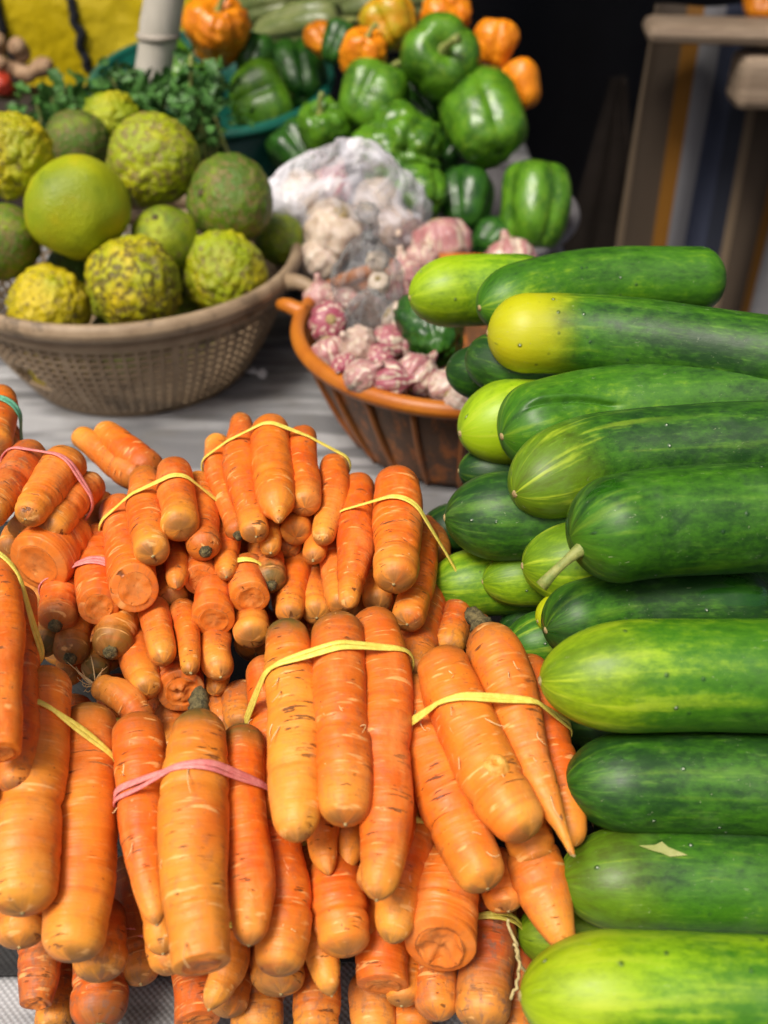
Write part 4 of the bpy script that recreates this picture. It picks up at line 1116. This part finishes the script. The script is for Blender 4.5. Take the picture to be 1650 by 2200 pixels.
G_(782, 810, 44, 1.035, 'white and purple garlic bulb leaning on the orange rim', .7)
G_(842, 818, 44, 1.03, 'reddish brown garlic bulb in front of the pink-streaked one', .95)
G_(898, 806, 50, 1.045, 'pink-streaked garlic bulb with cloves pointing down', .8)
G_(958, 835, 44, 1.02, 'garlic bulb beside the dark cucumber at the front right of the orange basket', .6)
G_(860, 690, 44, 1.16, 'beige garlic bulb left of the dark green pepper', .15)
G_(985, 862, 38, .995, 'pale brown garlic bulb lowest at the orange rim', .3)
G_(930, 770, 42, 1.10, 'shaded garlic bulb under the pepper in the orange basket', .7)
G_(948, 528, 66, 1.44, 'large pinkish garlic bulb above the light green cucumber', .75)
G_(1095, 560, 56, 1.42, 'pinkish garlic bulb behind the topmost cucumber', .75)
for _i, (x, y, r_, Y, lab, pu) in enumerate([(872, 590, 44, 1.36, 'garlic bulb at the back rim of the orange basket, left of the light cucumber', .7), (905, 560, 40, 1.39, 'small garlic bulb behind the back rim garlic of the orange basket', .6), (845, 640, 42, 1.27, 'garlic bulb in the shade beside the knotted bag', .8),
        (690, 640, 40, 1.27, 'garlic bulb in the shade at the far left of the orange basket', .7), (745, 655, 40, 1.22, 'garlic bulb under the knotted bag', .6), (880, 745, 38, 1.13, 'small garlic bulb left of the pepper in the orange basket', .9), (818, 772, 34, 1.08, 'little garlic bulb wedged between the tan and the reddish ones', 1.0), (740, 790, 34, 1.07, 'little purple garlic bulb at the left inside the orange rim', 1.0)]):
    G_(x, y, r_, Y, lab, pu)
gb = 'garlic bulbs inside the white bag'
G_(650, 425, 62, 1.50, 'white garlic bulb at the left in the white bag', .12, group=gb)
G_(712, 402, 46, 1.52, 'reddish garlic bulb in the white bag', 1.0, group=gb)
G_(812, 440, 58, 1.52, 'cream garlic bulb at the right in the white bag', .05, group=gb)
G_(715, 500, 72, 1.43, 'big pale garlic bulb at the front of the white bag', .1, group=gb)
G_(688, 560, 48, 1.40, 'yellowish garlic bulb low in the white bag', .12, group=gb)
G_(850, 500, 56, 1.48, 'lilac garlic bulb low right in the white bag', .2, group=gb)
gc = 'garlic bulbs inside the clear knotted bag'
G_(812, 560, 26, 1.21, 'small white garlic clove at the top of the clear knotted bag', .0, group=gc)
G_(815, 610, 28, 1.20, 'small white garlic clove low in the clear knotted bag', .0, group=gc)

def bag(x, y, Y, rx, ry, rz, name, mat, label, seed, knot=True):
    p = at_y(x, y, Y); d = sphere_dirs(90, 60); D = d.reshape(-1, 3)
    cr = np.abs(n3(D * 3.2, seed)) * .16 + np.abs(n3(D * 8, seed + 3)) * .07 + n3(D * 1.5, seed + 5) * .12
    rad = 1.02 - cr
    up = np.clip(D[:, 2] - .45, 0, 1) * (1. if knot else .25)
    v = D * rad[:, None] * np.array([rx, ry, rz]); v[:, :2] *= (1 - up * 1.1)[:, None]; v[:, 2] += up * rz * .25
    v += p; f = grid_faces(60, 90)
    org = p.copy(); org[2] = v[:, 2].min()
    e = empty(name, org); o = mesh_obj('bag_film', v, f, mat, e, org)
    if not knot:
        tag(e, label, 'bag'); return
    top = v[np.argmax(v[:, 2])]
    kp = np.array([top + np.array([0, 0, -.008]), top + np.array([.003, -.002, .008]), top + np.array([-.004, -.006, .022]), top + np.array([-.002, -.014, .032])])
    P, _ = catmull(kp, 14); kv, kf = tube(P, [.010, .0085, .007, .006, .0055, .006, .007, .0085, .010, .012, .013, .013, .010, .004], 14)
    kv = kv + .003 * np.stack([n3(kv * 300, 1), n3(kv * 300, 2), n3(kv * 300, 3)], -1)
    mesh_obj('bag_neck', kv, kf, mat, e, org)
    tag(e, label, 'bag')
bag(745, 480, 1.49, .125, .085, .118, 'plastic_bag', 'filmw', 'white crumpled plastic bag of garlic between citrus and peppers', 4, False)
bag(788, 610, 1.20, .048, .04, .062, 'plastic_bag', 'filmc', 'small clear knotted plastic bag lying on the garlic', 11)
bag(800, 690, 1.16, .036, .03, .04, 'plastic_bag', 'filmc', 'crumpled clear plastic film below the knotted bag', 15, False)

# ------------------------------------------------------------------ peppers
def pepper(x, y, wpx, hpx, Y, label, mat='gpep', lobes=4, crinkle=.0, seed=None, face=None, cat='pepper', group='green peppers heaped at the back', name='bell_pepper', stem=True, taper=.72):
    _cid[0] += 1; seed = _cid[0] if seed is None else seed
    p = at_y(x, y, Y); sc = depth_of(p) / F; rx, rz = wpx / 2 * sc, hpx / 2 * sc
    nu, nv = 64, 36; t = np.linspace(0, 1, nv); th = np.arange(nu) * 2 * math.pi / nu
    ctl = np.array([(.02, .70, 0), (.28, .90, 0), (.58, .97, 0), (.86, .78, 0), (1, .32, 0), (.90 * (taper + .25), -.28, 0), (taper, -.66, 0), (taper * .68, -.90, 0), (taper * .32, -.97, 0), (.02, -.88, 0)])
    cc, _ = catmull(ctl, nv); pr, pz = np.maximum(cc[:, 0], .01), cc[:, 1]
    lob = 1 - .32 * (1 - np.abs(np.cos(lobes / 2 * th + seed)) ** .5) * (.5 + .5 * t[:, None])
    R = pr[:, None] * lob
    d3 = np.stack([R * np.cos(th), R * np.sin(th), np.repeat(pz[:, None], nu, 1)], -1).reshape(-1, 3)
    cu = d3 + seed * 3.3
    bulge = 1 + .08 * n3(d3 * 1.4, seed) + crinkle * (.2 * np.abs(n3(d3 * 3.5, seed + 1)) + .1 * n3(d3 * 7, seed + 2))
    v = d3 * bulge[:, None] * np.array([rx, rx, rz])
    a, b = face if face is not None else (RNG.uniform(-1.3, -.3), RNG.uniform(-1.2, 1.2))
    ca_, sa = math.cos(a), math.sin(a); cb, sb = math.cos(b), math.sin(b)
    Rm = np.array([[cb, 0, sb], [0, 1, 0], [-sb, 0, cb]]) @ np.array([[1, 0, 0], [0, ca_, -sa], [0, sa, ca_]])
    v = v @ Rm.T + p
    f = grid_faces(nv, nu); f.append(tuple(range(nu))); f.append(tuple(range((nv - 1) * nu, nv * nu))[::-1])
    org = p.copy(); org[2] = v[:, 2].min()
    o = mesh_obj(name, v, f, mat, None, org, dict(cu=cu)); tag(o, label, cat, group)
    if stem:
        P = np.array([[0, 0, .7 * rz], [.02 * rx, 0, .95 * rz], [.10 * rx, .05 * rx, 1.25 * rz], [.25 * rx, .1 * rx, 1.42 * rz]])
        P, _ = catmull(P, 10); sv, sf = tube(P, np.array([.26, .2, .14, .11, .10, .095, .095, .1, .11, .12]) * rx, 9)
        mesh_obj('stem', sv @ Rm.T + p, sf, 'stem', o, org)
    return o
PP = pepper
PP(1040, 258, 178, 200, 1.66, 'large dark glossy green pepper with an S-shaped fold, right side of the heap', 'gpep', 3, .22, seed=41, face=(-.95, -.55), taper=.8)
PP(945, 132, 175, 165, 1.72, 'green pepper showing its stem end to the viewer near the top', 'gpep', 4, .1, face=(1.0, .15))
PP(1148, 446, 150, 190, 1.56, 'upright smooth green pepper at the right rim of the grey basket', 'gpep', 4, .0, face=(-.7, .12), stem=False, taper=.85)
PP(560, 222, 182, 128, 1.86, 'wide light green pepper in the teal basket', 'gpep', 3, .0, face=(-.3, 1.3))
PP(798, 215, 155, 150, 1.70, 'rounded green pepper under the orange ones, centre of the heap', 'gpep', 4, .1, face=(-.6, .6))
PP(702, 292, 115, 135, 1.68, 'ribbed green pepper with brown scars above the white bag', 'gpep', 4, .5, face=(.3, -.2))
PP(862, 325, 185, 150, 1.62, 'crinkled green pepper with a knobbly brown blossom end', 'gpep', 5, 1.0, face=(-1.9, .2), stem=False)
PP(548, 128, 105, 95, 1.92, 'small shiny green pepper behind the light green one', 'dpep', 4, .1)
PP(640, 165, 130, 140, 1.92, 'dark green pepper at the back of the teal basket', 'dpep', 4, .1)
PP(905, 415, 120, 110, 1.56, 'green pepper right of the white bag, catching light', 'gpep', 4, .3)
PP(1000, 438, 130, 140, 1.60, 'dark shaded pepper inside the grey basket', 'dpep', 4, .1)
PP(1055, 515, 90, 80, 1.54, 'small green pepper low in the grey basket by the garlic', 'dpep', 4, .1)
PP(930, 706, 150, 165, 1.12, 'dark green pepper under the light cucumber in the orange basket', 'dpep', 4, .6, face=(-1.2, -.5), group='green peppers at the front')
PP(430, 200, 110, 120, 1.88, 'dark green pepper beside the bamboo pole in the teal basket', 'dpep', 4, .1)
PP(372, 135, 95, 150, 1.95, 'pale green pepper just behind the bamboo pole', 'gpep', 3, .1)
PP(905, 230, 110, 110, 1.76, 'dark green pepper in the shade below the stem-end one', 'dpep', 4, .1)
PP(725, 95, 80, 90, 1.82, 'narrow green pepper between two orange peppers', 'dpep', 4, .1)
go = 'orange peppers on top of the heap'
PP(466, 78, 138, 135, 1.90, 'orange pepper with brown shrivelled top above the teal basket', 'opep', 4, .5, face=(.3, .2), group=go, name='scotch_bonnet_pepper', taper=.6)
PP(778, 122, 100, 105, 1.74, 'bright orange pepper in the centre of the heap', 'opep', 3, .4, face=(.2, .3), group=go, name='scotch_bonnet_pepper')
PP(838, 52, 125, 105, 1.82, 'yellowish orange pepper left of the stem-end green one', 'ypep', 4, .2, group=go, name='scotch_bonnet_pepper')
PP(960, 38, 125, 95, 1.86, 'orange pepper at the top of the heap behind the stem-end one', 'opep', 4, .5, group=go, name='scotch_bonnet_pepper')
PP(1062, 96, 100, 95, 1.80, 'dull orange pepper on the right slope of the heap', 'opep', 3, .3, group=go, name='scotch_bonnet_pepper', stem=False)
PP(1122, 182, 92, 100, 1.74, 'glowing orange pepper lowest on the right slope', 'opep', 3, .1, group=go, name='scotch_bonnet_pepper', stem=False)
PP(690, 88, 70, 70, 1.86, 'small orange pepper half behind the narrow green one', 'opep', 3, .3, group=go, name='scotch_bonnet_pepper')
PP(6, 184, 52, 44, 1.98, 'red pepper at the left picture edge under the ginger', 'rpep', 3, .2, group='red peppers', stem=False)
PP(1640, 10, 90, 90, 2.3, 'orange vegetable at the top right corner', 'opep', 3, .2, group='orange things at the right', name='orange_pepper', stem=False)
gp = 'pale squashes at the very back'
for x, y, wd, h, Y, lab in [(640, 60, 200, 110, 2.10, 'long pale green squash with a yellow stripe behind the teal basket'), (560, 18, 140, 90, 2.2, 'pale green squash at the top behind the orange shrivelled pepper'),
                            (760, 15, 160, 90, 2.2, 'pale green squash at the top edge, centre'), (890, 2, 120, 80, 2.25, 'whitish squash at the top edge beside the orange peppers')]:
    PP(x, y, h, wd, Y, lab, 'pale', 6, .2, face=(.2, 1.35), cat='squash', group=gp, name='squash')

# supporting baskets
def plain_basket(cx, cy, r, h, base, mat, label, tilt=0, lift=0):
    e = empty('plastic_basket', (cx, cy, lift)); e.rotation_euler = (tilt, 0, 0)
    v, f = lathe([(.0005, .004), (base, .004), (base + .008, .012), ((base + r) / 2 + .01, h * .5), (r - .004, h), (r - .010, h), ((base + r) / 2 + .003, h * .5), (base, .016), (.0005, .01)], 96)
    mesh_obj('wall', v, f, mat, e); v, f = lathe(ring_profile(r, h, .010, .009), 96); mesh_obj('rim', v, f, mat, e)
    tag(e, label, 'basket')
plain_basket(.04, 1.70, .27, .115, .2, 'grey', 'grey plastic basket rim showing behind the peppers on the right')
plain_basket(-.30, 1.97, .205, .25, .15, 'teal', 'teal green plastic basket of peppers behind the bamboo pole', math.radians(10), .012)
# filling of the grey basket below the visible heap
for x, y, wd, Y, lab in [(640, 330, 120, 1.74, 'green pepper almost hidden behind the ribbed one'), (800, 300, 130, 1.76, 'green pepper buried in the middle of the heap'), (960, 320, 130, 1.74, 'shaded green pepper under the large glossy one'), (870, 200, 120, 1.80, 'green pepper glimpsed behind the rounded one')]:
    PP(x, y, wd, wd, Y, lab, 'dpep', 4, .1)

# ------------------------------------------------------------------ bamboo pole, herbs, sacks, ginger
b0, b1 = at_y(322, 200, 1.70), at_y(350, 0, 1.70)
dirp = (b1 - b0); dirp[1] = .012; dirp /= np.linalg.norm(dirp)
foot = b0 - dirp * (b0[2] / dirp[2]); topz = foot + dirp * (2.1 / dirp[2])
e = empty('bamboo_pole', foot)
nodes = [(at_y(338, 78, 1.70)[2] + k * .33) for k in range(-1, 6)]
P = np.array([foot + dirp * (z_ / dirp[2]) for z_ in np.linspace(0, 2.1, 120)])
zz = P[:, 2]; R = .0265 + .0022 * sum(np.exp(-((zz - q) / .01) ** 2) for q in nodes) + .0012 * n1(zz * 9, 3) + .003 * (zz > nodes[1])
v, f = tube(P, R, 24); mesh_obj('culm', v, f, 'bamboo', e, foot)
for q in nodes:
    if q < 0.02 or q > 2.05: continue
    c = foot + dirp * (q / dirp[2])
    rv, rf = lathe([(.0285, -.006), (.0325, -.003), (.0335, .001), (.031, .004), (.0285, .006)], 28)
    mesh_obj('node_ring', rv + c, rf, 'node', e, foot)
tag(e, 'grey-white bamboo pole standing behind the citrus basket', 'pole')

def herbs(label, cx, cy, Y, wpx, hpx, n, seed):
    r = np.random.default_rng(seed); c = at_y(cx, cy, Y); sc = depth_of(c) / F
    root = np.array([c[0], c[1] + .03, .02]); e = empty('herb_bunch', root)
    LV, LF = [], []; o_ = 0; ST = []
    for k in range(n):
        p = c + np.array([r.normal() * wpx * sc * .42, r.normal() * .03, r.normal() * hpx * sc * .42])
        if k % 8 == 0:
            P, _ = catmull(np.array([root + r.normal(size=3) * [.03, .02, 0], (root + p) / 2 + r.normal(size=3) * .02, p]), 10); ST.append(tube(P, .0016, 5))
        s_ = r.uniform(.012, .024); a = r.normal(size=3); a /= np.linalg.norm(a); b = np.cross(a, r.normal(size=3)); b /= np.linalg.norm(b); nn = np.cross(a, b)
        ol = [(0, 0), (.35, .42), (.55, .25), (.8, .5), (1, .12), (1.15, 0), (1, -.12), (.8, -.5), (.55, -.25), (.35, -.42)]
        for u, w_ in ol: LV.append(p + (a * u + b * w_ + nn * (.25 * u * u - .3 * abs(w_))) * s_)
        LF += [(o_, o_ + i, o_ + i + 1) for i in range(1, 9)]; o_ += 10
    q = mesh_obj('leaves', LV, LF, 'leaf', e, root); q['kind'] = 'stuff'
    v, f = join(ST); q = mesh_obj('stems', v, f, 'stem', e, root); q['kind'] = 'stuff'
    tag(e, label, 'herbs', 'leafy herbs behind the citrus')
herbs('curly green herb leaves around the foot of the bamboo pole', 300, 212, 1.64, 190, 60, 420, 1)
herbs('curly green herb leaves right of the warty top citrus', 425, 250, 1.60, 60, 110, 240, 2)
herbs('green herb leaves left of the bamboo pole above the brownish citrus', 130, 250, 1.66, 110, 60, 200, 3)

def sack(x, y, Y, w_, h, d_, mat, label, seed, straps=()):
    c = at_y(x, y, Y); D = sphere_dirs(100, 70).reshape(-1, 3)
    sg = np.sign(D) * np.abs(D) ** .55
    v = sg * np.array([w_ / 2, d_ / 2, h / 2])
    v *= (1 + .10 * n3(D * 2.2, seed) + .14 * np.abs(n3(D * 4.5, seed + 1)) + .02 * np.abs(n3(D * 10, seed + 2)))[:, None]
    v += c; v[:, 2] = np.maximum(v[:, 2], .004)
    org = np.array([c[0], c[1], 0.]); e = empty('sack', org)
    mesh_obj('sack_body', v, grid_faces(70, 100), mat, e, org)
    for (a, b) in straps:      # a strap runs down the front face
        P = np.array([at_y(a[0] + (b[0] - a[0]) * t, a[1] + (b[1] - a[1]) * t, c[1]) for t in np.linspace(-.1, 1.1, 30)])
        for q in P:
            near = v[(np.abs(v[:, 0] - q[0]) < .03) & (np.abs(v[:, 2] - q[2]) < .03)]
            q[1] = (near[:, 1].min() if len(near) else c[1] - d_ / 2) - .004
        P[:, 0] += .006 * n1(np.arange(30) * .6, seed)
        sv, sf = tube(P, .009, 8); mesh_obj('strap', sv, sf, 'strap', e, org)
    tag(e, label, 'sack', 'yellow sacks')
sack(150, 110, 2.26, .62, .50, .22, 'ysack', 'big yellow plastic sack with black straps at the top left', 5, (((35, -20), (90, 250)), ((188, -20), (212, 110))))
gi = at_y(40, 150, 2.0); parts = []
for (dx, dz, a, l) in [(-.05, 0, .2, .07), (0, .005, -.3, .06), (.04, -.008, .4, .05), (-.02, .02, 1.2, .04), (.03, .015, 1.9, .035), (-.05, .02, 1.7, .04)]:
    P = np.array([gi + [dx + l * t * math.cos(a) - l / 2, .01 * math.sin(t * 4), dz + l * t * math.sin(a)] for t in np.linspace(0, 1, 12)])
    parts.append(tube(P, .016 * np.sqrt(np.clip(1 - (np.linspace(-1, 1, 12)) ** 4, .03, 1)) * (1 + .12 * n1(np.arange(12) * .9, int(l * 1000))), 12))
v, f = join(parts); o = mesh_obj('ginger_root', v, f, 'ginger', None, gi); tag(o, 'knobbly brown ginger root in front of the yellow sack, left edge', 'ginger')
# crate that carries the ginger and red pepper
v, f = box(gi[0] - .2, gi[0] + .12, 1.86, 2.07, .0, gi[2] - .045)
o = mesh_obj('cardboard_box', v, f, 'brown', None, (gi[0], 1.96, 0), smooth=False)
tag(o, 'dark brown box under the ginger at the left edge', 'box')

# ------------------------------------------------------------------ black sheet put in for the shade of the stall behind, striped cloth, wooden post
X, Zz = np.meshgrid(np.linspace(-2.6, 2.6, 120), np.linspace(-.75, 2.0, 30))
v = np.stack([X, 3.6 + .05 * np.sin(X * 14) + .02 * n3(np.stack([X * 3, Zz, X * 0], -1), 2), Zz], -1).reshape(-1, 3)
o = mesh_obj('shade_backdrop', v, grid_faces(30, 120, closed=False), 'dark', None, (0, 3.6, -.75)); o.modifiers.new('thickness', 'SOLIDIFY').thickness = .004
tag(o, 'black sheet standing in for the shade of the stall behind', 'backdrop')
def drape(name, x0, x1, ztop, zbot, Y, shear, mat, label, cat, seed, taper=0., pleat=.03):
    nx, nz = 90, 40; a = np.linspace(0, 1, nx); b = np.linspace(0, 1, nz)
    A, B = np.meshgrid(a, b)
    XX = x0 + (x1 - x0) * (A if not taper else .5 + (A - .5) * (1 - taper * B)) + shear * B
    YY = Y + pleat * np.sin(A * 22 + seed) * (1 - .4 * B) + .012 * n3(np.stack([A * 6, B * 4, A * 0], -1), seed)
    ZZ = zbot + (ztop - zbot) * B
    v = np.stack([XX, YY, ZZ], -1).reshape(-1, 3)
    o = mesh_obj(name, v, grid_faces(nz, nx, closed=False), mat, None, (x0, Y, zbot)); m = o.modifiers.new('thickness', 'SOLIDIFY'); m.thickness = .006
    return tag(o, label, cat)
drape('striped_cloth', .53, 1.15, .30, -.72, 2.35, .03, 'stripes', 'orange, grey and navy striped cloth hanging at the right behind the stall', 'cloth', 1)
drape('brown_cloth', .40, .78, .10, -.74, 2.6, -.04, 'brown', 'dark brown cloth bundle rising to a peak beside the striped cloth', 'cloth', 4, taper=.9, pleat=.004)
# worn wooden shelf on which the tan folded cloths lie, top right
e = empty('wooden_rack', (.9, 2.2, -.75)); org = np.array(e.location)
def rbox(name, c, s, mat, rotz=0, parent=None, org=(0, 0, 0)):
    v, f = box(-s[0] / 2, s[0] / 2, -s[1] / 2, s[1] / 2, -s[2] / 2, s[2] / 2)
    cz, sz = math.cos(rotz), math.sin(rotz); v = v @ np.array([[cz, sz, 0], [-sz, cz, 0], [0, 0, 1]]) + np.asarray(c)
    o = mesh_obj(name, v, f, mat, parent, org, smooth=False); bv = o.modifiers.new('bevel', 'BEVEL'); bv.width = .018; bv.segments = 2; return o
pa = at_y(1600, 70, 2.2); pb = at_y(1640, 170, 2.2)
rbox('shelf_board', pa + np.array([.12, .0, 0]), (.62, .12, .035), 'wood', -.12, e, org)
rbox('bracket', pb + np.array([.05, 0, 0]), (.22, .10, .10), 'wood', 0, e, org)
rbox('post', (pb[0] + .20, 2.2, (pb[2] - .75) / 2 - .02), (.07, .07, pb[2] + .75 - .06), 'wood', 0, e, org)
tag(e, 'weathered wooden rack with a shelf at the top right', 'rack')
# unseen overhead sheet, added to shade the back of the stall
X, Yy = np.meshgrid(np.linspace(-2.4, 2.4, 60), np.linspace(1.64, 3.9, 40))
v = np.stack([X, Yy, 1.62 + .06 * (Yy - 1.2) + .03 * np.cos(X * 3.1) + .02 * n3(np.stack([X * 2, Yy * 2, X * 0], -1), 3)], -1).reshape(-1, 3)
o = mesh_obj('unseen_canopy', v, grid_faces(40, 60, closed=False), 'brown', None, (0, 2.5, 1.6)); o.modifiers.new('thickness', 'SOLIDIFY').thickness = .003
tag(o, 'unseen brown sheet added overhead to shade the back of the stall', 'unseen_canopy')
